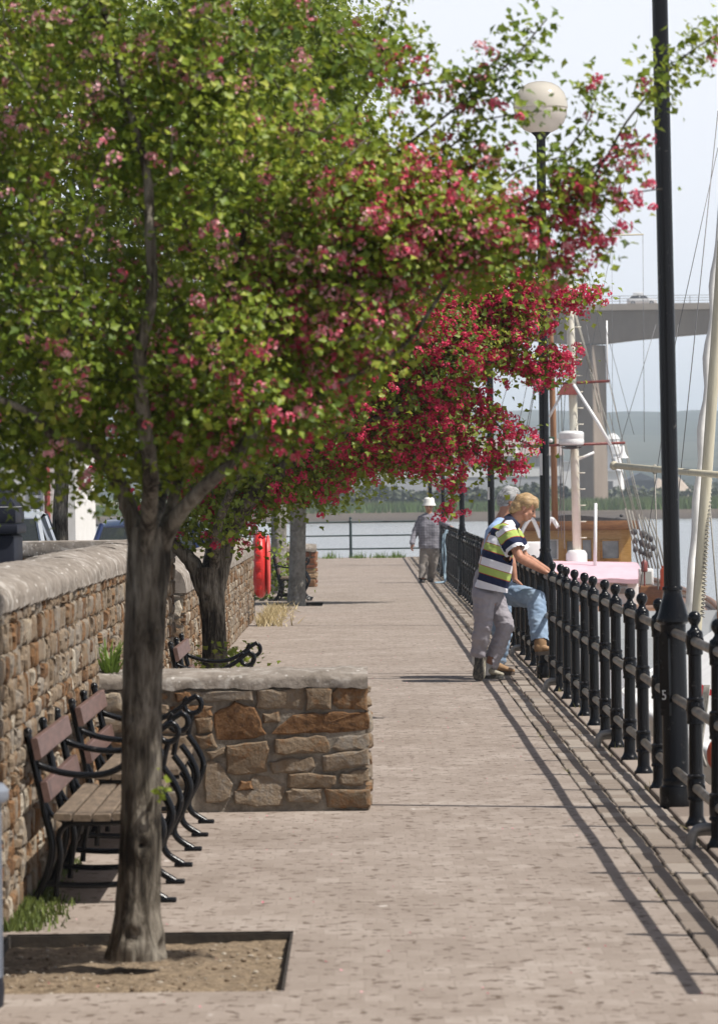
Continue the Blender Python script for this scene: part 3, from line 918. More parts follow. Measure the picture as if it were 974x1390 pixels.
LEAF_HAW = [(0,(0.026,0.06,0.010)), (.40,(0.11,0.18,0.018)), (.75,(0.235,0.31,0.03)), (1,(0.41,0.44,0.07))]
LEAF_HAW2 = [(0,(0.035,0.07,0.012)), (.5,(0.12,0.18,0.018)), (.85,(0.22,0.28,0.03)), (1,(0.34,0.37,0.055))]
LEAF_LIME = [(0,(0.13,0.185,0.02)), (.5,(0.24,0.30,0.035)), (1,(0.38,0.42,0.08))]
leaf_m1 = leafmat('hawthorn_leaf', LEAF_HAW, (0.36,0.42,0.04), .34)
leaf_m2 = leafmat('young_hawthorn_leaf', LEAF_HAW2, (0.34,0.40,0.04), .34)
leaf_m3 = leafmat('pale_lime_leaf', LEAF_LIME, (0.36,0.44,0.08), .5)
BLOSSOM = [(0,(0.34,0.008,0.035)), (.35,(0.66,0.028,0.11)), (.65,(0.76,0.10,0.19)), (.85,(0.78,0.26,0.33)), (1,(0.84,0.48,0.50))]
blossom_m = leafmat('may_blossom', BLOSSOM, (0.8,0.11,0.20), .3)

def leaves_mesh(name, pos, nrm, size, tone, fold=.25):
    """many folded six point leaves in one mesh"""
    n = len(pos)
    up = rng.normal(size=(n,3)); up /= np.linalg.norm(up, axis=1)[:,None]
    nrm = nrm/np.linalg.norm(nrm, axis=1)[:,None]
    t = np.cross(nrm, up); t /= (np.linalg.norm(t, axis=1)[:,None]+1e-9)
    b = np.cross(nrm, t)
    s = size[:,None]
    base = pos - t*s*.5
    k = .36+.16*rng.random((n,1)); kn = .15+.12*rng.random((n,1))
    v = np.stack([base, base+t*s*.40+b*s*k+nrm*s*fold*.5, base+t*s*.62+b*s*kn+nrm*s*fold*.3, base+t*s*1.05 - nrm*s*.06,
                  base+t*s*.62-b*s*kn+nrm*s*fold*.3, base+t*s*.40-b*s*k+nrm*s*fold*.5], axis=1).reshape(-1,3)
    idx = np.arange(n)[:,None]*6
    f = np.concatenate([idx+np.array([0,1,2,3]), idx+np.array([0,3,4,5])], axis=1).reshape(-1)
    me = bpy.data.meshes.new(name)
    me.vertices.add(6*n); me.vertices.foreach_set('co', v.astype(np.float32).ravel())
    me.loops.add(8*n); me.loops.foreach_set('vertex_index', f.astype(np.int32))
    me.polygons.add(2*n); me.polygons.foreach_set('loop_start', np.arange(2*n, dtype=np.int32)*4)
    a = me.attributes.new('tone', 'FLOAT', 'POINT'); a.data.foreach_set('value', np.repeat(np.clip(tone,0,1),6).astype(np.float32))
    me.update(calc_edges=True); me.validate()
    return me

def blossom_mesh(name, pos, nrm, size, tone):
    """small cupped five petal florets"""
    n = len(pos)
    nrm = nrm/np.linalg.norm(nrm, axis=1)[:,None]
    up = rng.normal(size=(n,3)); t = np.cross(nrm, up); t /= (np.linalg.norm(t, axis=1)[:,None]+1e-9); b = np.cross(nrm, t)
    vs = [pos]
    for j in range(5):
        q = 2*math.pi*j/5
        vs.append(pos + (t*math.cos(q)+b*math.sin(q))*size[:,None]*.5 + nrm*size[:,None]*.26)
    v = np.stack(vs, axis=1).reshape(-1,3)
    idx = np.arange(n)[:,None]*6
    f = np.concatenate([idx+np.array([0,1+j,1+(j+1)%5]) for j in range(5)], axis=1).reshape(-1)
    me = bpy.data.meshes.new(name)
    me.vertices.add(6*n); me.vertices.foreach_set('co', v.astype(np.float32).ravel())
    me.loops.add(15*n); me.loops.foreach_set('vertex_index', f.astype(np.int32))
    me.polygons.add(5*n); me.polygons.foreach_set('loop_start', np.arange(5*n, dtype=np.int32)*3)
    a = me.attributes.new('tone', 'FLOAT', 'POINT'); a.data.foreach_set('value', np.repeat(np.clip(tone,0,1),6).astype(np.float32))
    me.update(calc_edges=True); me.validate()
    return me

def trunk_mesh(mb, pts, rad, seg=64, flute=.10, seed=0, fr=3.0, knots=()):
    """trunk with fluted, uneven girth"""
    P_ = spline(pts, 26); n = len(P_)
    rr = np.interp(np.linspace(0, len(rad)-1, n), range(len(rad)), rad)
    out = []
    for i, p in enumerate(P_):
        ring = []
        for j in range(seg):
            q = 2*math.pi*j/seg
            cq, sq = math.cos(q+.25*math.sin(p.z*3+seed)), math.sin(q+.25*math.sin(p.z*3+seed))
            k = 1 + flute*1.5*noise.noise(Vector((cq*1.3, sq*1.3, p.z*1.3+seed))) + flute*.9*noise.noise(Vector((cq*fr*1.3, sq*fr*1.3, p.z*1.2+seed))) - flute*.9*abs(noise.noise(Vector((cq*fr*2.8, sq*fr*2.8, p.z*2.6+seed)))) + flute*.35*noise.noise(Vector((cq*fr*6, sq*fr*6, p.z*9+seed)))
            for ka, kz, am, ks in knots:
                dq = (q-ka+math.pi) % (2*math.pi)-math.pi
                d2 = ((dq*rr[i])**2+(p.z-kz)**2)/ks**2
                k += am*math.exp(-d2)*(1-1.6*math.exp(-d2*9))
            ring.append(p + Vector((math.cos(q), math.sin(q), 0))*rr[i]*k)
        out.append(ring)
    mb.rings(out)

def ell_pts(c, r, n):
    out = []
    while len(out) < n:
        p = rng.uniform(-1,1,3); d = np.linalg.norm(p)
        if d < 1 and rng.random() < .25+.75*d**1.5: out.append(np.array(c)+p*np.array(r))
    return out

def grow(label, base, trunkpts, trunkrad, limbs, bulk, sprays, leafmat_, barkm, leafsize, perleaf, blossom=None, maxtwig=.5, twigr=.010, spread=.075, flute=.1, seed=1, name='hawthorn_tree', extra_tone=None, floret=.017, spray_perleaf=None, group=None, bnum=(1,4), bspread=.045, bmul=1.0):
    t = thing(name, base, label, 'tree', group)
    mb = MB()
    trunk_mesh(mb, trunkpts, trunkrad, flute=flute, seed=seed, knots=[(R(-80),.43,.30,.05),(R(-120),.9,.16,.06),(R(-50),1.2,.18,.05),(R(-95),.1,.2,.09),(R(-20),.05,.25,.1)] if seed == 1 else [(R(-75),.6,.2,.08),(R(-110),.95,.2,.07)])
    nodes, rads = [], []
    for pts, r0, r1 in limbs:
        sp = spline(pts, 7); rr = np.linspace(r0, r1, len(sp))
        rr = [r*(1+.12*noise.noise(Vector((i*.5, seed, r0*50)))) for i, r in enumerate(rr)]
        mb.tube(sp, rr, 12)
        nodes += [np.array(p) for p in sp]; rads += list(rr)
    for pts, _w, r0, r1, _b in sprays:
        sp = spline(pts, 6)
        mb.tube(sp, np.linspace(r0, r1, len(sp)), 6)
        nodes += [np.array(p) for p in sp]; rads += list(np.linspace(r0, r1, len(sp)))
    targets = []
    for c, r, n, bl in bulk: targets += [(p, bl, 0) for p in ell_pts(c, r, n)]
    for pts, w, r0, r1, bl in sprays:
        sp = spline(pts, 8); L_ = sum((sp[i+1]-sp[i]).length for i in range(len(sp)-1))
        for q in range(int(L_/.040)):
            u = rng.random(); i = min(int(u*(len(sp)-1)), len(sp)-2)
            p = sp[i].lerp(sp[i+1], rng.random()); ww = w*(1.15-.6*u)
            targets.append((np.array(p)+rng.normal(size=3)*ww*np.array([1,1,.8])*.62, bl, 1))
    nd = np.array(nodes); targets.sort(key=lambda q: np.min(np.sum((nd-q[0])**2, axis=1)))
    cap_ = len(nd)+len(targets)*8+10
    buf = np.zeros((cap_,3)); buf[:len(nd)] = nd; cnt = len(nd)
    twigpos, twigdir, twigspray, tips = [], [], [], []
    for p, bl, sprayed in targets:
        d2 = np.sum((buf[:cnt]-p)**2, axis=1); i = int(np.argmin(d2)); q = buf[i].copy(); L_ = math.sqrt(d2[i])
        if L_ < .02: tips.append((p, bl)); twigpos.append(p); twigdir.append(rng.normal(size=3)); twigspray.append(sprayed); continue
        k = max(2, min(7, int(L_/.09)+1)); pts = []
        bend = rng.normal(size=3)*L_*.12
        for s in range(k+1):
            u = s/k; pts.append(q+(p-q)*u+bend*math.sin(math.pi*u)+np.array([0,0,.05*L_*math.sin(math.pi*u)]))
        r0 = min(twigr, .003+.006*L_)
        mb.tube([Vector(x) for x in pts], np.linspace(r0, .0022, k+1), 4, cap=False)
        for s in range(1, k+1):
            buf[cnt] = pts[s]; cnt += 1
            if L_*(k-s)/k < maxtwig:
                twigpos.append(pts[s]); twigdir.append((p-q)/L_); twigspray.append(sprayed)
        tips.append((p, bl))
    mb.build('trunk', barkm, t, smooth=60)
    tp = np.array(twigpos); sv = np.array(twigspray)
    rep = np.where(sv == 1, spray_perleaf or perleaf, perleaf)
    ii = np.repeat(np.arange(len(tp)), rep)
    n = len(ii)
    off = rng.normal(size=(n,3))*spread
    pos = tp[ii]+off
    nr = rng.normal(size=(n,3))*.6+np.array([.38,-.42,.55])
    clump = np.array([noise.noise(Vector(p*2.3)) for p in tp])[ii]
    tone = .60+.42*clump+rng.normal(size=n)*.19
    if extra_tone is not None: tone = tone+extra_tone(pos)
    size = leafsize*(.55+.85*rng.random(n))
    link_mesh('crown', leaves_mesh('crown', pos, nr, size, tone), t, leafmat_)
    if blossom:
        bp, bn, bs, bt = [], [], [], []
        for p, bl in tips:
            if rng.random() > bl*bmul: continue
            for _ in range(rng.integers(*bnum)+(2 if seed == 1 and bl >= .7 else 0)):
                c = p+rng.normal(size=3)*bspread; m_ = rng.integers(10,24) if seed == 1 else rng.integers(16,34); rad = (.014+.020*rng.random())*floret/.016
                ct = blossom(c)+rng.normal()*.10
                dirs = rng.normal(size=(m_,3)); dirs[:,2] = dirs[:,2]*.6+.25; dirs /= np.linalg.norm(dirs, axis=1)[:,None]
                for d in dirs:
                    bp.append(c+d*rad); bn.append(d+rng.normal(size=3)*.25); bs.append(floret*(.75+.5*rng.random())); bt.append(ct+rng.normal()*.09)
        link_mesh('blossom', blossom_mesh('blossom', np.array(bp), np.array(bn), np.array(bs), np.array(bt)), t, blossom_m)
        print('blossoms', len(bp))
    print(label[:20], 'leaves', n, 'targets', len(targets))
    return t

# ---- nearest hawthorn
D1 = 16.1
def p1(x, y, dd=0.0): return P(x, y, D1+dd)
tr1 = [p1(183,1302), p1(186,1240), p1(190,1100), p1(194,960), p1(197,850), p1(202,760), p1(205,715)]
limbs1 = [
 ([p1(190,760), p1(178,700), p1(160,655), p1(132,610,-.15), p1(100,604,-.3), p1(70,590,-.4), p1(40,560,-.45), p1(-30,530,-.5)], .036, .010),
 ([p1(198,760,-.03), p1(202,700,-.12), p1(204,640,-.3), p1(194,560,-.4), p1(190,480,-.5), p1(206,400,-.55), p1(203,310,-.55), p1(198,230,-.5), p1(165,110,-.45), p1(142,20,-.4), p1(130,-60,-.3)], .034, .009),
 ([p1(212,770), p1(235,710,-.08), p1(270,668,-.2), p1(305,635,-.25), p1(345,585,-.2), p1(400,510), p1(450,420), p1(490,320), p1(520,260), p1(550,205)], .031, .009),
 ([p1(134,610), p1(128,580), p1(118,530,-.2), p1(90,440,-.4), p1(60,340,-.5)], .016, .006),
 ([p1(215,740,.1), p1(240,660,.2), p1(262,560,.1), p1(300,440,-.1), p1(330,320,-.2), p1(350,200,-.2)], .022, .008),
 ([p1(205,740,.2), p1(228,640,.6), p1(260,520,.9), p1(310,400,1.0), p1(380,250,1.0), p1(420,130,.9)], .025, .008),
 ([p1(345,585), p1(420,540,-.1), p1(500,500,-.15), p1(560,455,-.2), p1(640,330,-.1)], .014, .006),
]
bulk1 = [
 (p1(190,330), (.95,.85,.80), 300, .20), (p1(40,450,-.1), (.60,.7,.42), 130, .22), (p1(330,470), (.55,.7,.42), 170, .5),
 (p1(340,170), (.62,.8,.50), 190, .16), (p1(60,120), (.75,.8,.55), 170, .18), (p1(480,340), (.36,.45,.30), 120, .7),
 (p1(560,300), (.30,.35,.20), 80, .75), (p1(90,620), (.42,.45,.17), 80, .05), (p1(290,600), (.22,.4,.15), 40, .25), (p1(640,320), (.22,.3,.13), 65, .95),
 (p1(455,440), (.26,.4,.22), 60, .8), (p1(-180,300), (.5,.8,.8), 90, .1), (p1(200,-60), (.9,.8,.35), 130, .12),
]
sprays1 = [
 ([p1(480,260), p1(560,190), p1(620,145), p1(690,85), p1(742,25)], .060, .007, .003, .12),
 ([p1(520,255), p1(575,205), p1(610,200), p1(650,165), p1(735,150)], .045, .006, .0025, .15),
 ([p1(540,120), p1(600,110), p1(640,110)], .06, .005, .003, .35),
 ([p1(640,290), p1(690,240), p1(730,222), p1(770,210)], .035, .005, .0025, .12),
 ([p1(690,300), p1(770,270), p1(815,225), p1(850,165), p1(895,110), p1(930,75), p1(974,45)], .052, .007, .003, .14),
 ([p1(770,260), p1(820,215), p1(872,190)], .04, .005, .003, .9),
 ([p1(620,320), p1(700,305), p1(780,315), p1(828,340)], .075, .006, .003, .95),
 ([p1(700,285), p1(790,268), p1(850,262), p1(898,256)], .038, .005, .0025, .8),
 ([p1(560,340), p1(640,350), p1(720,355), p1(770,365)], .055, .006, .003, .75),
 ([p1(560,230), p1(640,225), p1(700,190)], .05, .006, .003, .3),
 ([p1(760,215), p1(800,160), p1(800,110)], .03, .004, .002, .1),
 ([p1(480,150), p1(530,90), p1(560,60)], .05, .005, .003, .25),
]
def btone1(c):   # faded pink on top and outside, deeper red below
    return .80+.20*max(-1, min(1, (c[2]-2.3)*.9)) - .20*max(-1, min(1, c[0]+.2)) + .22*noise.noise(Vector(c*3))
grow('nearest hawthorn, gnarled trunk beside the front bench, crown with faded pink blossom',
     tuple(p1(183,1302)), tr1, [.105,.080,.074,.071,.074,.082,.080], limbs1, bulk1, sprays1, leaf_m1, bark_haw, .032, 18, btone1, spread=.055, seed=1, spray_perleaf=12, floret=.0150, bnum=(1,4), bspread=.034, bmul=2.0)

# ---- second hawthorn, crimson
D2 = 33.0
def p2(x, y, dd=0.0): return P(x, y, D2+dd)
tr2 = [p2(293,918), p2(292,895), p2(290,850), p2(286,800), p2(283,770)]
limbs2 = [
 ([p2(280,805), p2(266,772), p2(248,750), p2(215,720), p2(180,680)], .075, .03),
 ([p2(287,800), p2(290,750,.3), p2(300,690,.4), p2(330,600,.5), p2(370,500,.5), p2(420,400,.4)], .085, .03),
 ([p2(292,800), p2(306,740), p2(330,690,-.2), p2(380,640,-.3), p2(440,600,-.4), p2(510,570,-.4), p2(560,540,-.4), p2(610,500,-.4)], .08, .022),
 ([p2(380,640), p2(440,560), p2(500,480), p2(560,430), p2(620,400)], .04, .016),
 ([p2(290,780), p2(300,700,-.4), p2(350,600,-.8), p2(400,520,-1), p2(470,430,-1)], .04, .016),
]
bulk2 = [
 (p2(450,500), (.95,1.1,.72), 330, .55), (p2(340,590), (.75,1.0,.55), 170, .30), (p2(560,470), (.6,.8,.42), 210, .8), (p2(640,450), (.42,.5,.33), 130, .9),
 (p2(300,700), (.42,.5,.20), 70, .2), (p2(400,655), (.42,.5,.18), 80, .3), (p2(560,560), (.5,.5,.3), 110, .8), (p2(420,380), (.8,.9,.5), 120, .4), (p2(690,410), (.25,.3,.16), 45, .9),
 (p2(220,640), (.5,.7,.4), 60, .2), (p2(520,615), (.34,.4,.12), 45, .6),
]
sprays2 = [
 ([p2(560,430), p2(640,395), p2(720,398), p2(770,408), p2(812,398)], .085, .010, .004, .95),
 ([p2(600,470), p2(680,495), p2(735,490), p2(775,496)], .085, .010, .004, .95),
 ([p2(690,490), p2(725,505), p2(748,530)], .06, .007, .004, .95),
 ([p2(600,510), p2(650,550), p2(690,590), p2(728,608)], .085, .010, .004, .95),
 ([p2(560,560), p2(620,600), p2(660,622), p2(706,634)], .10, .010, .004, .98),
 ([p2(570,590), p2(612,625), p2(616,660), p2(608,690)], .065, .008, .004, .9),
 ([p2(600,430), p2(680,440), p2(745,440)], .09, .010, .004, .9),
 ([p2(640,380), p2(690,370), p2(745,385)], .08, .008, .004, .85),
 ([p2(520,600), p2(560,625), p2(590,640)], .06, .008, .004, .8),
]
def btone2(c): return .40+.13*noise.noise(Vector(c*2.2))
grow('second hawthorn covered in crimson blossom, its forked trunk rising behind the short return wall',
     tuple(p2(293,918)), tr2, [.115,.10,.094,.10,.108], limbs2, bulk2, sprays2, leaf_m2, bark_haw, .045, 12, btone2, spread=.080, seed=7, spray_perleaf=7, floret=.0175, maxtwig=.6, bnum=(4,8), bspread=.055, bmul=1.35)

# ---- taller trees farther along
D3 = 68.8
def p3(x, y, dd=0.0): return P(x, y, D3+dd)
grow('tall pale green tree with a straight smooth grey trunk standing in its pit',
     tuple(p3(402,821)), [p3(402,823), p3(403,780), p3(404,720), p3(405,660), p3(407,600)], [.15,.132,.128,.122,.115],
     [([p3(406,640), p3(412,500), p3(418,350), p3(420,180), p3(424,40)], .11, .03), ([p3(406,620), p3(450,560), p3(500,540), p3(570,560), p3(620,600)], .05, .015), ([p3(412,500), p3(460,420), p3(500,300)], .05, .02)],
     [(p3(420,300), (1.45,1.6,2.7), 330, 0), (p3(500,600), (1.25,1.2,.55), 120, 0), (p3(440,60), (1.1,1.3,1.3), 150, 0), (p3(590,590), (.55,.6,.45), 40, 0), (p3(440,640), (.8,.8,.35), 60, 0)], [],
     leaf_m3, bark_grey, .085, 13, None, spread=.2, flute=.04, seed=21, name='lime_tree', maxtwig=1.6, twigr=.02)
D4 = 76.5
def p4(x, y, dd=0.0): return P(x, y, D4+dd)
grow('pale grey trunked tree just behind the straight grey trunk, beside the far bench',
     tuple(p4(379,812)), [p4(379,814), p4(378,760), p4(378,700), p4(376,640)], [.15,.14,.135,.125],
     [([p4(376,660), p4(370,500), p4(350,300), p4(345,120)], .11, .03)],
     [(p4(345,330), (1.7,1.7,2.8), 240, 0), (p4(330,80), (1.4,1.5,1.3), 110, 0)], [],
     leaf_m3, bark_grey, .09, 12, None, spread=.22, flute=.05, seed=33, name='lime_tree', maxtwig=1.6, twigr=.02)
D5 = 56.0
def p5(x, y, dd=0.0): return P(x, y, D5+dd)
grow('dark green tree with a slim brown trunk in front of the parked cars',
     tuple(p5(82,838)), [p5(82,838), p5(82,740), p5(82,690), p5(85,640)], [.12,.10,.095,.085],
     [([p5(84,660), p5(80,500), p5(60,300), p5(50,120)], .08, .03), ([p5(84,600), p5(150,480), p5(220,330)], .05, .02)],
     [(p5(60,260), (1.9,1.8,2.2), 300, 0), (p5(230,230), (1.2,1.4,1.9), 200, 0), (p5(120,520), (1.2,1.2,.7), 110, 0), (p5(-60,560), (.7,.9,.6), 50, 0), (p5(120,40), (1.5,1.5,.9), 110, 0)], [],
     leaf_m2, bark_haw, .085, 13, None, spread=.2, flute=.06, seed=41, name='street_tree', maxtwig=1.4, twigr=.02)

# ---- small plants
def tuft(name, label, cat, c, n, h, w, mat, kind=None, lean=.5, parent=None):
    mb = MB(); c = Vector(c)
    for _ in range(n):
        mb.curt = float(rng.random())
        a = rng.random()*2*math.pi; r = w*math.sqrt(rng.random())
        p = c+Vector((r*math.cos(a), r*math.sin(a), -.01)); hh = h*(.4+.7*rng.random())
        d = Vector((math.cos(a+rng.normal()*.8), math.sin(a+rng.normal()*.8), 0))*lean*hh*(.3+rng.random())
        sd = Vector((-d.y, d.x, 0)).normalized()*(.004+h*.018)
        m_ = p+d*.4+Vector((0,0,hh*.7)); e = p+d+Vector((0,0,hh*.95))
        mb.add([p-sd, p+sd, m_+sd*.8, m_-sd*.8, e], [(0,1,2,3), (3,2,4)])
    return tag(mb.build(name, mat, None, smooth=False, loc=c), label, cat, kind=kind)
grass_m = leafmat('grass_blade', [(0,(0.05,0.10,0.015)), (1,(0.16,0.24,0.04))], (0.2,0.3,0.05), .35)
straw_m = leafmat('dry_grass', [(0,(0.36,0.27,0.13)), (1,(0.6,0.5,0.28))], (0.5,0.4,0.2), .3)
def leafy(name, label, cat, c, n, r, size, mat, loc=None, kind=None):
    pos = np.array(c)+rng.normal(size=(n,3))*np.array(r)*.5; pos[:,2] = np.maximum(pos[:,2], c[2]-r[2]*.9)
    me = leaves_mesh(name, pos, rng.normal(size=(n,3))*.6+np.array([.2,-.2,.8]), size*(.6+.8*rng.random(n)), .55+rng.normal(size=n)*.25)
    return tag(link_mesh(name, me, None, mat, Vector(c)-Vector((0,0,r[2]))), label, cat, kind=kind)
w_ = P(150, 920, 23.72)
tuft('weed', 'bright green weed growing where the return wall meets the tall stone wall', 'plant', (w_.x, w_.y, .75), 46, .2, .035, grass_m, lean=.9)
c = p2(300, 905); leafy('sapling_shoots', 'leafy green shoots round the foot of the second hawthorn', 'plant', (c.x+.08, c.y-.2, .42), 240, (.3,.2,.2), .045, leaf_m3, kind='stuff')
c = P(212, 1075, 16.0); leafy('trunk_sprout', 'tiny fresh leaf sprout on the nearest trunk', 'plant', (c.x+.012, c.y, c.z), 12, (.04,.03,.06), .034, leaf_m3)
mb_pts = []
mossm = leafmat('moss', [(0,(0.05,0.075,0.015)), (1,(0.15,0.19,0.04))], (0.15,0.2,0.05), .1)
mb = MB()
for _ in range(2600):
    y = rng.uniform(17.2, 20.6); x = -1.435+abs(rng.normal())*.055*(1.6 if y < 18.6 else .8); h = .012+.03*rng.random()*(1.4 if y < 18.6 else .7)
    a = rng.random()*6.28; s_ = .006
    mb.curt = float(rng.random())
    d = Vector((math.cos(a), math.sin(a), 0))*s_
    mb.add([(x-d.x, y-d.y, -.002), (x+d.x, y+d.y, -.002), (x+rng.normal()*.012, y+rng.normal()*.012, h)], [(0,1,2)])
tag(mb.build('moss', mossm, smooth=False), 'green moss and grass along the foot of the tall wall', 'moss', kind='stuff')
mb = MB()
for _ in range(700):
    y = rng.uniform(57, 66); x = -1.4+abs(rng.normal())*.16; h = .05+.11*rng.random()
    a = rng.random()*6.28; d = Vector((math.cos(a), math.sin(a), 0))*.01; mb.curt = float(rng.random())
    mb.add([(x-d.x, y-d.y, 0), (x+d.x, y+d.y, 0), (x+rng.normal()*.08, y+rng.normal()*.08, h)], [(0,1,2)])
tag(mb.build('dry_grass', straw_m, smooth=False), 'straw coloured dry grass at the end of the lower wall', 'grass', kind='stuff')
mb = MB()
for _ in range(1500):
    if rng.random() < .55:
        k = rng.integers(-3, 60); y = Y0+SP*k+rng.normal()*.12; x = 1.66+rng.normal()*.06; h = .015+.05*rng.random()
        if rng.random() < .3: continue
    else:
        y = rng.uniform(14, 80); x = 1.229+rng.normal()*.004
        if noise.noise(Vector((y*.8, 0, 0))) < .1: continue
        h = .004+.012*rng.random()
    a = rng.random()*6.28; d = Vector((math.cos(a), math.sin(a), 0))*.004; mb.curt = float(rng.random())
    mb.add([(x-d.x, y-d.y, .0), (x+d.x, y+d.y, .0), (x+rng.normal()*.02, y+rng.normal()*.02, h)], [(0,1,2)])
tag(mb.build('weeds', leafmat('sparse_weeds', [(0,(0.10,0.12,0.03)), (1,(0.30,0.24,0.10))], (0.2,0.2,0.05), .2), smooth=False), 'sparse weeds in the joints and at the railing posts', 'weeds', kind='stuff')
mb = MB()
for _ in range(420):
    y = rng.uniform(117.5, 118.9); x = rng.choice([-.9, -.1, .5, .95, -1.5])+rng.normal()*.12; h = .05+.2*rng.random()**2
    a = rng.random()*6.28; d = Vector((math.cos(a), math.sin(a), 0))*.015; mb.curt = float(rng.random())
    mb.add([(x-d.x, y-d.y, 0), (x+d.x, y+d.y, 0), (x+rng.normal()*.05, y+rng.normal()*.05, h)], [(0,1,2)])
tag(mb.build('grass', grass_m, smooth=False), 'green weeds at the foot of the far end railing', 'grass', kind='stuff')
c = P(366, 795, 72.5); leafy('shrub', 'small green shrub between the red lifebuoy case and the grey trunks', 'shrub', (c.x-.12, c.y, .42), 900, (.55,.8,.45), .07, leaf_m2)

pp, pt = [], []
for _ in range(160):
    y = 14.5+rng.random()**1.6*40; x = rng.uniform(-1.35, 1.5); pp.append((x, y, .004+.003*rng.random())); pt.append(.8+.25*rng.random())
pp = np.array(pp); n = len(pp)
tag(link_mesh('petals', blossom_mesh('petals', pp, np.array([0,0,1])+rng.normal(size=(n,3))*.25, .006+.007*rng.random(n), np.array(pt)), None, blossom_m), 'fallen petals scattered on the brick path', 'petals', kind='stuff')
# ================================================================ SMALL THINGS ON THE LEFT
red_plastic = M('red_plastic', (0.55,0.018,0.015), (0.62,0.03,0.022), rough=.38, scale=5)
red_paler = M('paler_red_plastic', (0.60,0.05,0.04), (0.66,0.08,0.06), rough=.45, scale=5)  # front shell in a slightly paler red than the back shell
lb = thing('lifebuoy_case', (-1.36, 62.3, 0), 'red lifebuoy case mounted at the end of the lower stone wall', 'lifebuoy case')
c = P(349, 767, 62.3); c.x = -1.43
def disc(mb, x0, x1, r, zs=1.18, seg=40, taper=.05):
    rings = []
    for x, k in ((x0, .70), (x0+(x1-x0)*.12, .84), (x0+(x1-x0)*.3, .96), (x0+(x1-x0)*.5, 1.0), (x0+(x1-x0)*.72, .99), (x0+(x1-x0)*.9, .93), (x1, .86)):
        rings.append([(x, c.y+r*k*math.cos(q), c.z+(r*k)*math.sin(q)*zs) for q in [2*math.pi*j/seg for j in range(seg)]])
    mb.rings(rings)
m_ = MB(); disc(m_, c.x-.12, c.x+.06, .40); 
for z in (-.3,-.15,0,.15,.3):
    w = .385*math.sqrt(max(.05, 1-(z/.455)**2)); m_.cbox(c.x-.075, c.x+.005, c.y-w-.03, c.y-w+.05, c.z+z-.05, c.z+z+.05, .01)
m_.build('back_shell', red_plastic, lb)

m_ = MB(); disc(m_, c.x+.063, c.x+.125, .36); m_.build('front_shell', red_paler, lb)
m_ = MB(); m_.box(c.x-.15, c.x-.10, c.y-.03, c.y+.03, 0, c.z+.3); m_.build('bracket', black_paint, lb)

navy = M('navy_steel', (0.008,0.010,0.018), (0.013,0.015,0.024), rough=.5, scale=3, spec=.2)
bx = thing('litter_bin', (-2.15, 25, 0), 'tall dark navy bin with a sloping lid behind the stone wall at the left edge', 'bin')
# large square litter bin standing in the car park
m_ = MB(); m_.cbox(-2.62,-1.955,24.7,25.3,0,1.50,.02); m_.build('body', navy, bx)
m_ = MB(); m_.cbox(-2.64,-1.935,24.68,25.32,1.505,1.56,.012); m_.cbox(-2.63,-1.945,24.69,25.31,1.565,1.655,.01); m_.build('rim', navy, bx)
m_ = MB(); m_.rings([[(-2.63,24.69,1.66),(-1.945,24.69,1.66),(-1.945,25.31,1.66),(-2.63,25.31,1.66)],[(-2.40,24.88,2.0),(-2.18,24.88,2.0),(-2.18,25.12,2.0),(-2.40,25.12,2.0)]]); m_.build('lid', navy, bx, smooth=False)

binmat = M('grey_blue_bin_paint', (0.13,0.15,0.19), (0.24,0.26,0.30), rough=.5, scale=9, bump=.2)
nb_ = thing('litter_bin', (-1.38, 14.7, 0), 'blurred grey blue slatted litter bin at the lower left edge', 'bin')
cb = (-1.425, 14.7, 0)
m_ = MB(); m_.lathe([(.205,.0),(.21,.06),(.205,.10)], cb, 28); m_.build('base', navy, nb_)
m_ = MB(); m_.lathe([(.185,.08),(.185,.70)], cb, 28); m_.build('liner', navy, nb_)
m_ = MB()
for j in range(22):
    a = 2*math.pi*j/22; d = Vector((math.cos(a), math.sin(a), 0)); s_ = Vector((-d.y, d.x, 0))
    p0 = Vector(cb)+d*.198
    m_.rings([[p0+s_*.02+d*.006+Vector((0,0,z)), p0+s_*.02-d*.008+Vector((0,0,z)), p0-s_*.02-d*.008+Vector((0,0,z)), p0-s_*.02+d*.006+Vector((0,0,z))] for z in (.09, .4, .69)])
m_.build('slats', binmat, nb_, smooth=False)
m_ = MB(); m_.lathe([(.19,.68),(.222,.685),(.232,.70),(.232,.725),(.215,.745),(.18,.75),(.165,.735)], cb, 32); m_.build('rim', binmat, nb_)

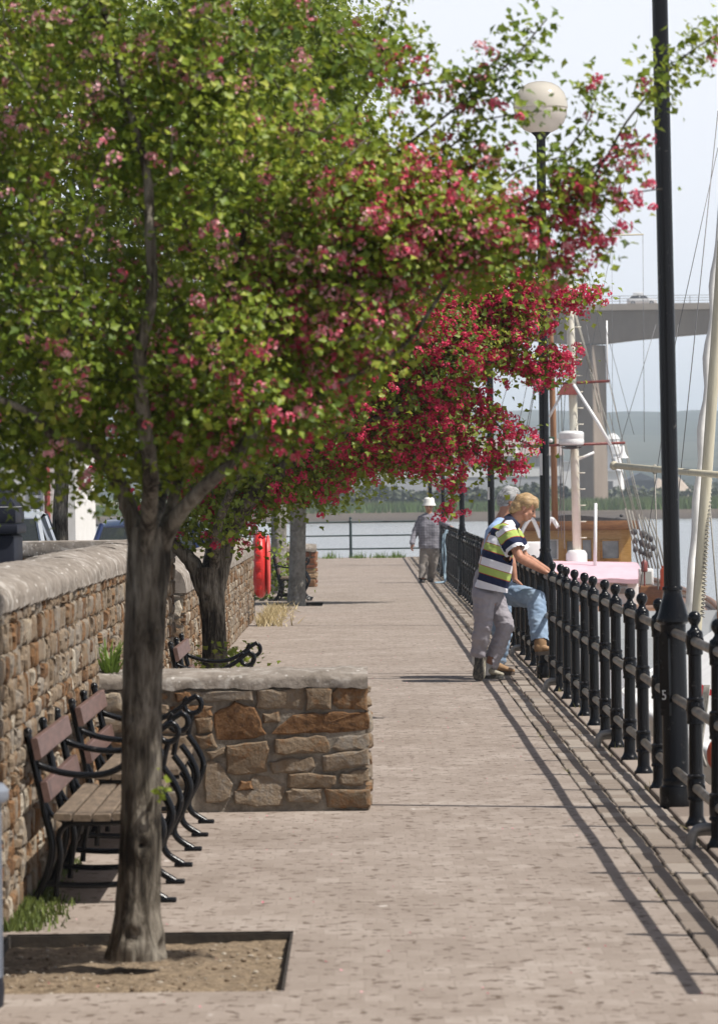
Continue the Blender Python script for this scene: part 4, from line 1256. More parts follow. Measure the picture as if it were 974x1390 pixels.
# ================================================================ CARS
glass_dark = M('car_glass', (0.03,0.035,0.04), rough=.05, spec=.8)
rubber = M('rubber', (0.02,0.02,0.02), rough=.9)
alloy = M('wheel_alloy', (0.4,0.4,0.41), rough=.35, metal=.8)
lampglass = M('headlight_glass', (0.7,0.7,0.72), rough=.1)
plastic_blk = M('black_plastic', (0.02,0.02,0.022), rough=.6)
def make_car(label, loc, rz, paint, group=None, cat='car', name='parked_car', box=False):
    """hatchback, nose towards local -Y"""
    t = thing(name, (0,0,0), label, cat, group)
    L_, W = 4.1, 1.72
    # y, bottom z, belt z, half width
    secs = [(-2.05,.32,.58,.62),(-1.98,.24,.68,.74),(-1.75,.20,.76,.82),(-1.2,.19,.86,.86),(-.8,.19,.94,.86),(0,.19,.96,.86),(.9,.19,.97,.86),(1.6,.2,.98,.84),(1.92,.25,.96,.78),(2.05,.34,.86,.66)]
    m_ = MB(); rings = []
    for y, zb, zt, w in secs:
        rings.append([(-w*.9,y,zb),(-w,y,zb+.12),(-w*1.01,y,(zb+zt)/2),(-w*.97,y,zt-.06),(-w*.86,y,zt),(0,y,zt+.03),(w*.86,y,zt),(w*.97,y,zt-.06),(w*1.01,y,(zb+zt)/2),(w,y,zb+.12),(w*.9,y,zb)])
    m_.rings(rings); m_.build('body', paint, t, smooth=40)
    roof = [(-1.0,.93,.70,.93),(-.28,1.40,.58,.0),(.4,1.46,.58,0),(1.2,1.42,.57,0),(1.75,.97,.68,.97)]
    m_ = MB(); rr = []
    for y, z, w in ((-.36,1.37,.56),(-.1,1.43,.58),(.4,1.47,.585),(1.0,1.45,.58),(1.3,1.39,.55)):
        rr.append([(-w,y,z-.05),(-w*.9,y,z),(0,y,z+.025),(w*.9,y,z),(w,y,z-.05)])
    m_.rings(rr); m_.build('roof', paint, t, smooth=40)
    m_ = MB(); m_.quad((-.66,-1.03,.93),(.66,-1.03,.93),(.54,-.34,1.37),(-.54,-.34,1.37)); m_.build('windscreen', glass_dark, t, smooth=False)
    m_ = MB(); m_.quad((.66,1.78,.97),(-.66,1.78,.97),(-.53,1.3,1.38),(.53,1.3,1.38)); m_.build('rear_window', glass_dark, t, smooth=False)
    for s in (-1, 1):
        m_ = MB(); m_.add([(s*.74,-.95,.95),(s*.74,1.68,.98),(s*.575,1.28,1.37),(s*.585,-.32,1.36)], [(0,1,2,3)]); m_.build('side_window', glass_dark, t, smooth=False)
        for a, b in (((s*.69,-1.04,.93),(s*.56,-.34,1.385)),((s*.75,.35,.96),(s*.60,.33,1.385)),((s*.69,1.76,.97),(s*.55,1.28,1.39))):
            m_ = MB(); m_.tube([a,b], .035, 6); m_.build('pillar', paint, t)
        m_ = MB(); m_.ball((s*.60,-1.93,.64), (.15,.06,.075), 12, 8); m_.build('headlight', lampglass, t, smooth=True)
        m_ = MB(); m_.cbox(s*.92-.09, s*.92+.09, -.88, -.76, .93, 1.06, .03); m_.build('mirror', paint, t)
        for y in (-1.28, 1.25):
            m_ = MB(); m_.lathe([(.2,-.09),(.29,-.1),(.31,-.07),(.31,.07),(.29,.1),(.2,.09)], (s*.78,y,.31), 20, axis='x'); wh = m_.build('wheel', rubber, t)
            m_ = MB(); m_.lathe([(.02,-.08),(.2,-.085),(.2,.085),(.02,.08)], (s*.79,y,.31), 10, axis='x'); m_.build('rim', alloy, wh)
    m_ = MB(); m_.cbox(-.5,.5,-2.07,-2.0,.36,.5,.01); m_.build('grille', plastic_blk, t)
    m_ = MB(); m_.tube([(-.5,-1.04,.955),(-.1,-1.0,.965),(-.05,-.9,1.02)], .012, 5); m_.build('wiper', plastic_blk, t)
    m_ = MB(); m_.tube([(.1,-1.06,.955),(.5,-1.0,.965),(.52,-.88,1.02)], .012, 5); m_.build('wiper', plastic_blk, t)
    if box:
        m_ = MB(); m_.cbox(-.4,.4,-.2,1.2,1.5,1.78,.09); m_.build('roof_box', paint, t, smooth=40)
    t.location = loc; t.rotation_euler = (0,0,rz)
    return t
carpaint_s = M('silver_blue_paint', (0.52,0.56,0.62), rough=.25, metal=.3, coat=.6)
carpaint_n = M('navy_car_paint', (0.012,0.02,0.07), rough=.2, coat=.8)
carpaint_w = M('white_car_paint', (0.8,0.8,0.8), rough=.3, coat=.5)
make_car('pale silver parked car with bonnet and windscreen showing above the low wall', (-4.56, 54.5, .10), 0, carpaint_s)
make_car('dark navy parked car partly hidden behind the nearest hawthorn foliage', (-2.66, 54.6, -.02), 0, carpaint_n)

# white building beyond the car park
wb = thing('white_building', (-10, 92, 0), 'white rendered building with a grey window beyond the parked cars', 'building')
render_w = M('white_render', (0.70,0.68,0.64), (0.78,0.76,0.73), rough=.9, scale=2, bump=.2)
m_ = MB()
# wall with a real opening for the window and doorway
def wall_open(m_, x0, x1, z0, z1, y, th, holes):
    xs = sorted({x0, x1, *[h[0] for h in holes], *[h[1] for h in holes]}); zs = sorted({z0, z1, *[h[2] for h in holes], *[h[3] for h in holes]})
    for i in range(len(xs)-1):
        for j in range(len(zs)-1):
            cx, cz = (xs[i]+xs[i+1])/2, (zs[j]+zs[j+1])/2
            if any(h[0] < cx < h[1] and h[2] < cz < h[3] for h in holes): continue
            m_.box(xs[i], xs[i+1], y, y+th, zs[j], zs[j+1])
hx = P(48, 660, 92).x
wall_open(m_, -16, -6.0, 0, 5.2, 92, .3, [(hx-.16, hx+.16, .9, 2.6), (hx-3.5, hx-2.6, 1.3, 2.6), (hx-.16, hx+.16, 3.6, 4.7), (hx-3.5, hx-2.6, 3.6, 4.7)])
m_.box(-16, -6, 92.31, 99, 0, 5.2); m_.build('wall', render_w, wb, smooth=False)
slate = M('slate_roof', (0.08,0.08,0.09), (0.14,0.14,0.15), rough=.8, scale=8)
m_ = MB(); m_.prism([(91.6,5.2),(95.6,8.0),(99.4,5.2)], -16.3, -5.7, 'yz'); m_.build('roof', slate, wb, smooth=False)
for a, b, w_, h_ in ((hx,.9,.16,1.7), (hx-3.05,1.3,.45,1.3), (hx,3.6,.16,1.1), (hx-3.05,3.6,.45,1.1)):
    m_ = MB(); m_.box(a-w_,a+w_,92.1,92.14,b,b+h_); wn = m_.build('window', glass_dark, wb, smooth=False)
    m_ = MB(); m_.box(a-w_,a-w_+.05,92.04,92.09,b,b+h_).box(a+w_-.05,a+w_,92.04,92.09,b,b+h_).box(a-w_+.05,a+w_-.05,92.04,92.09,b+h_/2-.03,b+h_/2+.03).box(a-w_+.05,a+w_-.05,92.04,92.09,b,b+.06); m_.build('frame', white_paint, wn, smooth=False)
dp = P(64, 660, 91.9); m_ = MB(); m_.tube([(dp.x,91.9,0),(dp.x,91.9,5.0)], .06, 8); m_.build('drainpipe', M('red_brown_pipe', (0.3,0.06,0.05), rough=.5), wb)

# ================================================================ BRIDGE
DB = 600.0
def pbx(x, y): return P(x, y, DB)
concrete = M('bridge_concrete', (0.235,0.185,0.145), (0.31,0.25,0.20), rough=.9, scale=.25, bump=.3, bscale=2, stretch=(1,1,.25))
concrete_w = M('bridge_parapet_concrete', (0.30,0.25,0.205), (0.36,0.31,0.26), rough=.9, scale=.3)
br = thing('road_bridge', (31, DB, WZ), 'high concrete road bridge on slab piers crossing the river', 'bridge')
ztop = pbx(900, 413).z; xp = pbx(800, 470).x; zpier = pbx(800, 471).z; zmid = pbx(974, 440).z
m_ = MB(); rings = []
span = 92.0
for x in np.arange(-230, 330, 4.0):
    u = abs(((x-xp)/span+.5) % 1 - .5)*2
    zb = zpier + (ztop-zpier-2.2)*(u**.62 if u > 0 else 0)*.95
    rings.append([(x,DB,ztop-.9),(x,DB+.6,zb),(x,DB+6.4,zb),(x,DB+7,ztop-.9),(x,DB+8.6,ztop-.55),(x,DB+8.6,ztop-.02),(x,DB-.9,ztop-.02),(x,DB-.9,ztop-.55)])
m_.rings(rings); m_.build('deck', concrete, br, smooth=False)
m_ = MB(); m_.box(-230,326,DB-1.05,DB-.92,ztop-.75,ztop+.12); m_.build('fascia', concrete_w, br, smooth=False)
m_ = MB()
for h in (.45,.8,1.15): m_.box(-230,326,DB-.8,DB-.72,ztop+h,ztop+h+.07)
for x in np.arange(-230,326,3.2): m_.box(x,x+.09,DB-.71,DB-.63,ztop-.02,ztop+1.2)
m_.build('parapet_rail', galv, br, smooth=False)
for k in (-2,-1,0,1,2,3):
    xc = xp + k*span
    m_ = MB()
    # slab pier with rounded ends, turned so one long side faces the sun
    rings = []
    for z, s in ((-3,1.0),(2,1.0),(zpier-2,.98),(zpier+.3,.98)):
        ring = []
        pts = []
        for j in range(40):
            q = 2*math.pi*j/40
            pts.append((math.copysign(abs(math.cos(q))**.14, math.cos(q))*1.75*s, math.copysign(abs(math.sin(q))**.14, math.sin(q))*1.95*s))
        a = R(-33)
        rings.append([(xc+px*math.cos(a)-py*math.sin(a), DB+2.3+px*math.sin(a)+py*math.cos(a), z) for px, py in pts])
    m_.rings(rings); m_.build('pier', concrete, br, smooth=40)
cc = pbx(872, 412)
make_car('small white car driving over the high bridge', (cc.x, DB+2.2, ztop+.0), R(90), carpaint_w, name='car', box=True)

# ================================================================ FAR BANK
wh = thing('warehouse', (0, 690, 0), 'long low warehouse with brown pitched roof and white band on the far bank', 'building')
DW = 690.0
def pw(x, y): return P(x, y, DW)
roof_b = M('brown_sheet_roof', (0.24,0.19,0.17), (0.30,0.25,0.23), rough=.8, scale=.4, stretch=(6,1,1))
clad_g = M('grey_ribbed_cladding', (0.30,0.29,0.30), (0.42,0.41,0.42), rough=.7, scale=1.2, stretch=(3,1,.02), lo=.45, hi=.55)
clad_w = M('white_cladding', (0.78,0.78,0.78), rough=.7)
clad_l = M('pale_grey_cladding', (0.42,0.43,0.46), (0.48,0.49,0.52), rough=.7, scale=.5)
xa, xb = pw(395, 640).x, pw(762, 640).x
z0 = -.5; z1 = pw(600,648).z; z2 = pw(600,635).z; z3 = pw(600,620).z; z4 = pw(600,596).z
m_ = MB(); m_.box(xa,xb,DW,DW+24,z0,z1); m_.build('lower_wall', clad_l, wh, smooth=False)
m_ = MB(); m_.box(xa-.1,xb+.1,DW-.1,DW+24.1,z1,z2); m_.build('white_band', clad_w, wh, smooth=False)
m_ = MB(); m_.box(xa,xb,DW,DW+24,z2,z3); m_.build('upper_wall', clad_g, wh, smooth=False)
m_ = MB(); m_.prism([(DW-.5,z3),(DW+12,z4),(DW+24.5,z3)], xa-.4, xb+.4, 'yz'); m_.build('roof', roof_b, wh, smooth=False)

def bank_building(label, x0, x1, ytop, ybase, d, wallm, roofm, roofh=0, depth=8, name='shed'):
    a, b = P(x0, ybase, d), P(x1, ytop, d)
    t = thing(name, ((a.x+b.x)/2, d, a.z-1), label, 'building')
    m_ = MB(); m_.box(a.x, b.x, d, d+depth, a.z-1.5, b.z); m_.build('wall', wallm, t, smooth=False)
    if roofh: 
        m_ = MB(); m_.prism([(a.x-.3,b.z),((a.x+b.x)/2,b.z+roofh),(b.x+.3,b.z)], d-.3, d+depth+.3); m_.build('roof', roofm, t, smooth=False)
    # roller door
    m_ = MB(); w = (b.x-a.x)*.28; m_.box(a.x+w, a.x+2*w, d-.08, d-.01, a.z-1.4, a.z+(b.z-a.z)*.6); m_.build('door', slate, t, smooth=False)
    return t
shed_d = M('dark_blue_grey_shed', (0.10,0.115,0.14), rough=.8)
bank_building('dark blue grey shed with low pitched roof right of the white silo', 848, 890, 652, 672, 820, shed_d, shed_d, 1.5, 14)
bank_building('white shed beside the foot of the white silo on the far bank', 818, 842, 640, 672, 800, clad_w, clad_l, .6, 10)
bank_building('white shed right of the brown wooden mast on the far bank', 745, 776, 628, 668, 760, clad_w, clad_l, .5, 10)
bank_building('low white shed far left beneath the pale lime leaves', 420, 470, 640, 662, 730, clad_l, roof_b, .6, 10)
si = thing('silo', (P(833,668,805).x, 805, 0), 'tall white round silo tower behind the bell shaped boat lamp', 'silo')
sc_ = P(832, 668, 805); zt = P(832,606,805).z
m_ = MB(); m_.lathe([(2.2,-1),(2.0,3),(1.55,zt-1.5),(1.75,zt-1.4),(1.75,zt)], (sc_.x,805,0), 24); m_.build('tower', clad_w, si)
m_ = MB(); m_.lathe([(1.25,zt),(1.25,zt+1.3),(1.4,zt+1.35),(.7,zt+2.2),(.05,zt+2.5)], (sc_.x,805,0), 20); m_.build('cap', white_paint, si)
m_ = MB(); m_.box(sc_.x-.35, sc_.x+.25, 802.9, 803.25, zt-7, zt-2.2); m_.build('window', shed_d, si, smooth=False)
# spoil heaps
def heap(label, x0, x1, ytop, d, mat):
    a, b = P(x0, 672, d), P(x1, ytop, d); c_ = Vector(((a.x+b.x)/2, d+6, .3)); hw = (b.x-a.x)/2; h = b.z-.3
    m_ = MB(); vs = []; n = 24; mrad = 8
    for i in range(mrad+1):
        r = i/mrad; ring = []
        for j in range(n):
            q = 2*math.pi*j/n; k = 1+.12*noise.noise(Vector((math.cos(q)*2, math.sin(q)*2, d)))
            ring.append((c_.x+hw*r*k*math.cos(q), c_.y+6*r*k*math.sin(q), c_.z+h*(1-r**1.15)*(1+.06*noise.noise(Vector((i, j, 2))))-.3*r))
        vs.append(ring)
    m_.rings(vs, cap=False)
    return tag(m_.build('gravel_heap', mat, smooth=True, loc=c_), label, 'heap')
sand = M('pale_gravel', (0.32,0.26,0.21), (0.42,0.35,0.29), rough=1, scale=.8, bump=.5, bscale=3)
heap('pale brown gravel heap on the far bank right of the nearest lamp column', 895, 950, 646, 840, sand)
heap('low sandy gravel heap on the far bank behind the dark shed', 862, 930, 648, 880, sand)

# bushes and trees along the far bank: one hazy mass
pos, size, tone = [], [], []
def clump(x, ytop, d, wpx, n):
    c_ = P(x, ytop, d); h = max(1.2, c_.z-.2); w = wpx*d/FPX/2
    p = rng.normal(size=(n,3)); p /= np.linalg.norm(p, axis=1)[:,None]; p *= rng.random((n,1))**.4
    p = p*np.array([w, w, h*.55])+np.array([c_.x, d+2, .2+h*.5]); p[:,2] = np.maximum(p[:,2], .0)
    pos.append(p); size.append(np.full(n, .75)*(d/560)); tone.append(np.full(n, rng.random()*.6+.2)+rng.normal(size=n)*.1)
for x in range(380, 765, 13): clump(x+rng.normal()*4, 662+rng.normal()*4+(6 if 560 < x < 600 else 0), 575+rng.random()*40, 34+rng.random()*18, 150)
for x in range(400, 470, 12): clump(x+rng.normal()*4, 652+rng.normal()*4, 640, 30, 130)
for x in range(700, 1000, 16): clump(x+rng.normal()*6, 663+rng.normal()*3, 660+rng.random()*80, 26+rng.random()*14, 90)
for x in range(860, 1000, 14): clump(x+rng.normal()*6, 655+rng.normal()*4, 900+rng.random()*120, 30+rng.random()*14, 110)
pos = np.concatenate(pos); size = np.concatenate(size); tone = np.concatenate(tone); n = len(pos)
me = leaves_mesh('treeline', pos, rng.normal(size=(n,3))*.7+np.array([.3,-.4,.7]), size*(.6+.8*rng.random(n)), tone)
tag(link_mesh('treeline', me, None, leafmat('bank_foliage', [(0,(0.03,0.042,0.024)), (1,(0.085,0.095,0.045))], (0.1,0.12,0.04), .15), (0,600,0)), 'hazy line of bushes and trees along the far river bank', 'treeline', kind='stuff')
# reeds
mb = MB()
for _ in range(26000):
    y = rng.uniform(505, 640); x = rng.uniform(-.1*y, .1*y); h = (.15+.45*rng.random())*(1.3 if x > 20 else .9)
    zb = .2+.4*rng.random(); a = rng.random()*6.28; d = Vector((math.cos(a), math.sin(a), 0))*(.10)
    mb.curt = float(np.clip(.5+.6*noise.noise(Vector((x*.05, y*.03, 0)))+rng.normal()*.1, 0, 1))
    mb.add([(x-d.x, y-d.y, -.4), (x+d.x, y+d.y, -.4), (x+rng.normal()*.3, y, zb+h)], [(0,1,2)])
tag(mb.build('reeds', leafmat('reed_blade', [(0,(0.17,0.145,0.07)), (.45,(0.10,0.14,0.04)), (1,(0.085,0.16,0.04))], (0.15,0.2,0.05), .2), smooth=False), 'green and straw coloured reed bed on the far bank', 'reeds', kind='stuff')
# ================================================================ BOATS
hull_white = M('white_hull_paint', (0.66,0.66,0.65), (0.76,0.76,0.75), rough=.3, scale=1.3, coat=.3)
wood_och = M('varnished_ochre_wood', (0.46,0.25,0.06), (0.60,0.36,0.11), rough=.35, scale=6, stretch=(1,1,5), coat=.4)
wood_dark = M('dark_varnished_wood', (0.17,0.075,0.03), (0.26,0.12,0.045), rough=.4, scale=6, stretch=(1,1,5))
wood_mast = M('brown_mast_wood', (0.25,0.12,0.055), (0.34,0.18,0.09), rough=.5, scale=8, stretch=(6,6,.6))
roof_felt = M('dark_roof_felt', (0.05,0.05,0.055), (0.09,0.085,0.085), rough=.9, scale=10)
tarp = M('pink_tarpaulin', (0.60,0.40,0.46), (0.68,0.48,0.54), rough=.7, scale=2, bump=.3, bscale=6)
rope_m = M('grey_rope', (0.20,0.19,0.165), (0.33,0.315,0.28), rough=.9, scale=40)
wire_m = M('stay_wire', (0.16,0.16,0.165), rough=.5, metal=.3)
orange = M('gas_bottle_orange', (0.62,0.09,0.03), rough=.4)
spar_b = M('beige_spar', (0.46,0.42,0.31), (0.56,0.52,0.40), rough=.5, scale=5, stretch=(4,4,.5))
sailcloth = M('rolled_sailcloth', (0.70,0.69,0.66), (0.82,0.81,0.78), rough=.9, scale=5, bump=.5, bscale=12)
rust_red = M('dark_red_paint', (0.16,0.03,0.025), (0.22,0.05,0.04), rough=.5)
brass = M('pale_brass', (0.6,0.5,0.2), rough=.3, metal=.6)
win_boat = M('boat_glass', (0.16,0.18,0.19), (0.34,0.36,0.37), rough=.06, spec=.9, scale=2.5)  # pale sky reflection put into the glass colour

def hull(mb, cx, ya, yb, beam, sheer, keel, blunt=.72, seg=26):
    """hull lofted bow to stern; stern near us at ya, bow at yb"""
    rings = []
    for i in range(seg+1):
        t = i/seg; y = ya+(yb-ya)*t
        w = beam*(min(1, blunt+(1-blunt)*math.sin(min(t*2.2,1)*math.pi/2)))*(1 if t < .55 else max(.03, math.cos((t-.55)/.45*math.pi/2))**.75)
        zs = sheer(t); ring = []
        for k in range(15):
            q = k/14*2-1
            a = abs(q)
            xx = w*math.copysign(min(1, (1-(1-a)**2.6)) if a > .02 else 0, q)
            zz = keel+(zs-keel)*a**2.4
            ring.append((cx+xx, y, zz))
        rings.append(ring)
    # deck on top, slightly below the sheer
    mb.rings([[*r] for r in rings], cap=False, closed=False)
    mb.add(rings[0], [tuple(range(len(rings[0])))])
    return rings

# ---- near white boat lying along the quay
yb_ = thing('sailing_boat', (4.45, 33, WZ), 'near white sailing boat under an added white cover sloped to catch sun, beside the railing', 'boat')
m_ = MB()
rg = hull(m_, 4.35, 21.0, 49.0, 2.05, lambda t: -.12+.3*max(0, t-.75), -2.2)
m_.build('hull', hull_white, yb_, smooth=50)
for sgn in (0, -1):
    m_ = MB(); m_.tube([Vector(r[sgn])+Vector((0,0,.02)) for r in rg], .045, 8); m_.build('cap_rail', white_paint, yb_, smooth=True)
# added white cover, sloped so the sun lights it where the hull is shaded
m_ = MB(); rows = []
for i in range(61):
    t = i/60; y = 21.3+22.5*t; row = []
    tp = 1 if t < .8 else max(.12, math.cos((t-.8)/.2*math.pi/2)**.6)
    for u, z in ((-2.03,-.10),(-1.75,.06),(-1.45,.24),(-1.1,.46),(-.88,.585),(-.8,.60),(0,.66),(.8,.60),(.88,.585),(1.45,.24),(2.03,-.10)):
        sag = -.03*abs(math.sin(y*math.pi/2.4)) if .3 < abs(u) < 1.9 else 0
        row.append((4.35+u*tp, y, z+sag+.012*noise.noise(Vector((u*3,y*2,0)))))
    rows.append(row)
m_.rings(rows, cap=False, closed=False); m_.add(rows[0], [tuple(range(len(rows[0])))])
cov = m_.build('added_deck_cover', M('white_canvas', (0.74,0.74,0.73), (0.82,0.82,0.81), rough=.85, scale=2, bump=.35, bscale=7, bdist=.03), yb_, smooth=50)
m_ = MB(); m_.tube([(4.35-.88, y, .61) for y in np.linspace(21.3, 39.5, 20)], .035, 8); m_.build('added_cover_pole', white_paint, cov, smooth=True)
# spar and rolled sail rising side by side
dm = 41.0
a, b = P(945, 845, dm), P(986, 250, dm-.4)
m_ = MB(); m_.tube([a-(b-a)*.12, a, b, b+(b-a)*.3], [.05,.052,.05,.04], 12); m_.build('spar', spar_b, yb_, smooth=True)
a2, b2 = P(934, 835, dm+.3), P(972, 330, dm+.1)
pts = [a2.lerp(b2, k/26) for k in range(27)]
m_ = MB(); m_.tube([p+Vector((.012*math.sin(k*1.3), .01*math.cos(k), 0)) for k, p in enumerate(pts)] + [b2+(b2-a2)*.35], [.042+.008*math.sin(k*1.1+.4)-.0006*k for k in range(27)]+[.012], 10); m_.build('rolled_sail', sailcloth, yb_, smooth=True)
m_ = MB(); hel = []
for k in range(520):
    p = P(953, 838, dm-.12).lerp(P(972, 500, dm-.12), k/519); hel.append(p+Vector(((.016+.005*noise.noise(Vector((k*.05,0,0))))*math.cos(k*.75), .02*math.sin(k*.75), 0)))
m_.tube(hel, .0075, 5); m_.build('lashing', rope_m, yb_, smooth=True)
m_ = MB(); m_.tube([P(835,632,dm+2), P(980,645,dm-1)], .032, 10); m_.ball(P(833,632,dm+2), .045, 8, 6); m_.build('boom', spar_b, yb_, smooth=True)
m_ = MB(); m_.ball(P(888,637,dm+1), (.03,.03,.05), 8, 6); m_.ball(P(960,645,dm+1), (.03,.03,.05), 8, 6); m_.build('block', rope_m, yb_, smooth=True)
for s_, e_, r in (((888,640),(893,800),.007), ((960,648),(974,830),.008), ((974,150),(905,820),.005), ((974,200),(915,470),.004), ((868,800),(920,440),.004)):
    m_ = MB(); m_.tube([P(*s_,dm+1), P(*e_,dm+.5)], r, 5); m_.build('stay', wire_m if r < .006 else rope_m, yb_, smooth=True)
m_ = MB(); c_ = P(950, 938, 29.8); m_.add([(c_.x,29.8,c_.z+.05),(c_.x+.14,29.8,c_.z-.03),(c_.x,29.8,c_.z-.035),(c_.x,29.82,c_.z+.05),(c_.x+.14,29.82,c_.z-.03),(c_.x,29.82,c_.z-.035)], [(0,1,2),(3,5,4),(0,3,4,1),(1,4,5,2),(2,5,3,0)])
m_.build('pennant', M('red_pennant', (0.6,0.02,0.03), rough=.7), yb_, smooth=False)
m_ = MB(); c_ = P(958, 1020, 28.2)
m_.ball((c_.x+.07, 28.3, c_.z-.03), (.06,.06,.10), 14, 10); m_.build('fender', orange, yb_, smooth=True)
m_ = MB(); 
for k in range(4): m_.tube(spline([P(962-k*2, 930, 28.2), P(957-k*3, 975+k*4, 28.2), P(952-k, 1015+k*5, 28.1), P(958, 1040, 28.0)], 5), .008, 5)
m_.build('mooring_rope', rope_m, yb_, smooth=True)

# ---- wooden wheelhouse boat farther along
DBt = 104.0
def pb_(x, y, dd=0.0): return P(x, y, DBt+dd)
fb = thing('fishing_boat', (5.6, 104, WZ), 'wooden fishing boat with ochre wheelhouse, cream mast and pink canopy beyond the leaning men', 'boat')
m_ = MB(); rg = hull(m_, 5.2, 91.0, 122.0, 2.75, lambda t: -.78+1.6*max(0,t-.5)**1.5, -2.6, blunt=.8)
m_.build('hull', hull_white, fb, smooth=50)
m_ = MB(); m_.rings([[(r[0][0]+.05, r[0][1], r[0][2]-.12), (r[-1][0]-.05, r[0][1], r[0][2]-.12)] for r in rg[:-1]], cap=False, closed=False); m_.build('deck', wood_dark, fb, smooth=False)
m_ = MB()
for sgn in (0, -1): m_.tube([Vector(r[sgn])+Vector((0,0,.02)) for r in rg], .06, 8)
m_.tube([Vector(r)+Vector((0,-.02,-.01)) for r in rg[0]], .05, 8)
m_.build('cap_rail', wood_dark, fb, smooth=True)
# brown bulwark, white deck box, gas bottle, red lantern on the starboard quarter
a, b = pb_(866,809,-6), pb_(908,795,-6); m_ = MB(); m_.cbox(a.x, b.x, 97.6, 98.0, a.z-.2, b.z, .02); m_.build('bulwark', wood_dark, fb)
a, b = pb_(868,795,-6), pb_(887,772,-6); m_ = MB(); m_.cbox(a.x, b.x, 98.1, 98.6, a.z, b.z, .03); bx_ = m_.build('deck_box', white_paint, fb)
a, b = pb_(872,793,-6), pb_(884,776,-6); m_ = MB(); m_.box(a.x, b.x, 98.05, 98.09, a.z, b.z); m_.build('panel', M('pale_green_panel', (0.45,0.5,0.48), rough=.5), bx_, smooth=False)
a, b = pb_(901,801,-6.5), pb_(901,768,-6.5); h_ = b.z-a.z
m_ = MB(); m_.lathe([(.06,0),(.088,.02),(.09,.06),(.09,h_*.80),(.08,h_*.87),(.045,h_*.9),(.06,h_*.91),(.06,h_),(.05,h_)], a, 16); m_.build('gas_bottle', orange, fb, smooth=40)
a = pb_(874,768,-6.2); m_ = MB(); m_.lathe([(.05,-.14),(.075,-.12),(.075,.07),(.05,.10),(.02,.14)], a, 12); m_.tube([a-Vector((0,0,1.0)), a-Vector((0,0,.1))], .02, 6); m_.build('lantern', rust_red, fb, smooth=40)
# white deckhouse with pink canopy
a, b = pb_(745,818,-3), pb_(866,786,-3); m_ = MB(); m_.cbox(a.x, b.x, 101.0, 103.6, a.z-.3, b.z, .04); dh = m_.build('deckhouse', white_paint, fb)
for x0, x1 in ((762,775),(788,800),(838,851)):
    w0, w1 = pb_(x0,806,-3), pb_(x1,793,-3); m_ = MB(); m_.cbox(w0.x, w1.x, 100.95, 100.99, w0.z, w1.z, .012); m_.build('window', win_boat, dh)
m_ = MB(); rows = []
for k in range(9):
    u = k/8; yy = 100.7+3.4*u
    row = []
    for i in range(13):
        v = i/12; p = P(738+(872-738)*v, 784-20*math.sin(min(1,u*1.6)*math.pi/2)+2.2*v, 100.7)
        row.append((p.x, yy, p.z+.012*math.sin(v*20)*(1-u)))
    rows.append(row)
m_.rings(rows, cap=False, closed=False)
m_.add([rows[0][i] for i in range(13)] + [(p[0],p[1],p[2]-.1) for p in rows[0]], [(i,i+1,14+i,13+i) for i in range(12)])
m_.build('canopy', tarp, fb, smooth=60)
# wheelhouse with real window openings
dW = 106.0
def pw_(x, y): return P(x, y, dW)
A_, B_ = pw_(688,764), pw_(856,712)
holes = []
for x0, x1, y0, y1 in ((742,756,759,733),(768,778,760,734),(789,803,760,732),(816,840,759,733)):
    q0, q1 = pw_(x0,y0), pw_(x1,y1); holes.append((q0.x, q1.x, q0.z, q1.z))
m_ = MB(); wall_open(m_, A_.x, B_.x, A_.z-1.0, B_.z, dW, .06, holes)
sx = B_.x
m_.box(A_.x, A_.x+.06, dW+.061, dW+3.2, A_.z-.7, B_.z).box(sx-.06, sx, dW+.061, dW+3.2, A_.z-.7, B_.z-.75).box(sx-.06, sx, dW+.061, dW+.8, B_.z-.74, B_.z).box(sx-.06, sx, dW+2.4, dW+3.2, B_.z-.74, B_.z)
m_.box(A_.x+.061, sx-.061, dW+3.14, dW+3.2, A_.z-.7, B_.z-.75)
whs = m_.build('wheelhouse', wood_och, fb, smooth=False)
for i, h in enumerate(holes):
    m_ = MB(); m_.box(h[0]+.01, h[1]-.01, dW+.03, dW+.04, h[2], h[3]); g = m_.build('window', win_boat, whs, smooth=False)
    m_ = MB(); fm = white_paint if i == 0 else wood_och
    c4 = [Vector((h[0],dW-.015,h[2])),Vector((h[1],dW-.015,h[2])),Vector((h[1],dW-.015,h[3])),Vector((h[0],dW-.015,h[3]))]
    m_.tube(c4+[c4[0]], .028, 6); m_.build('frame', fm, g, smooth=True)
m_ = MB(); z_ = B_.z
m_.prism([(A_.x-.15,z_),(sx+.15,z_),(sx+.15,z_+.1),((A_.x+sx)/2,z_+.26),(A_.x-.15,z_+.1)], dW-.2, dW+3.5); m_.build('roof', roof_felt, whs, smooth=False)
m_ = MB(); m_.cbox(A_.x-.17, sx+.17, dW-.235, dW-.203, z_-.12, z_+.10, .01); m_.build('fascia', wood_dark, whs)
# clutter on the roof and deck edge
m_ = MB()
for x, y, r in ((838,705,.07),(843,700,.05),(700,706,.12),(714,702,.1),(728,707,.13)): m_.ball(P(x,y,dW+.5), (r,r,r*.8), 10, 7)
m_.build('rope_coil', roof_felt, whs, smooth=True)
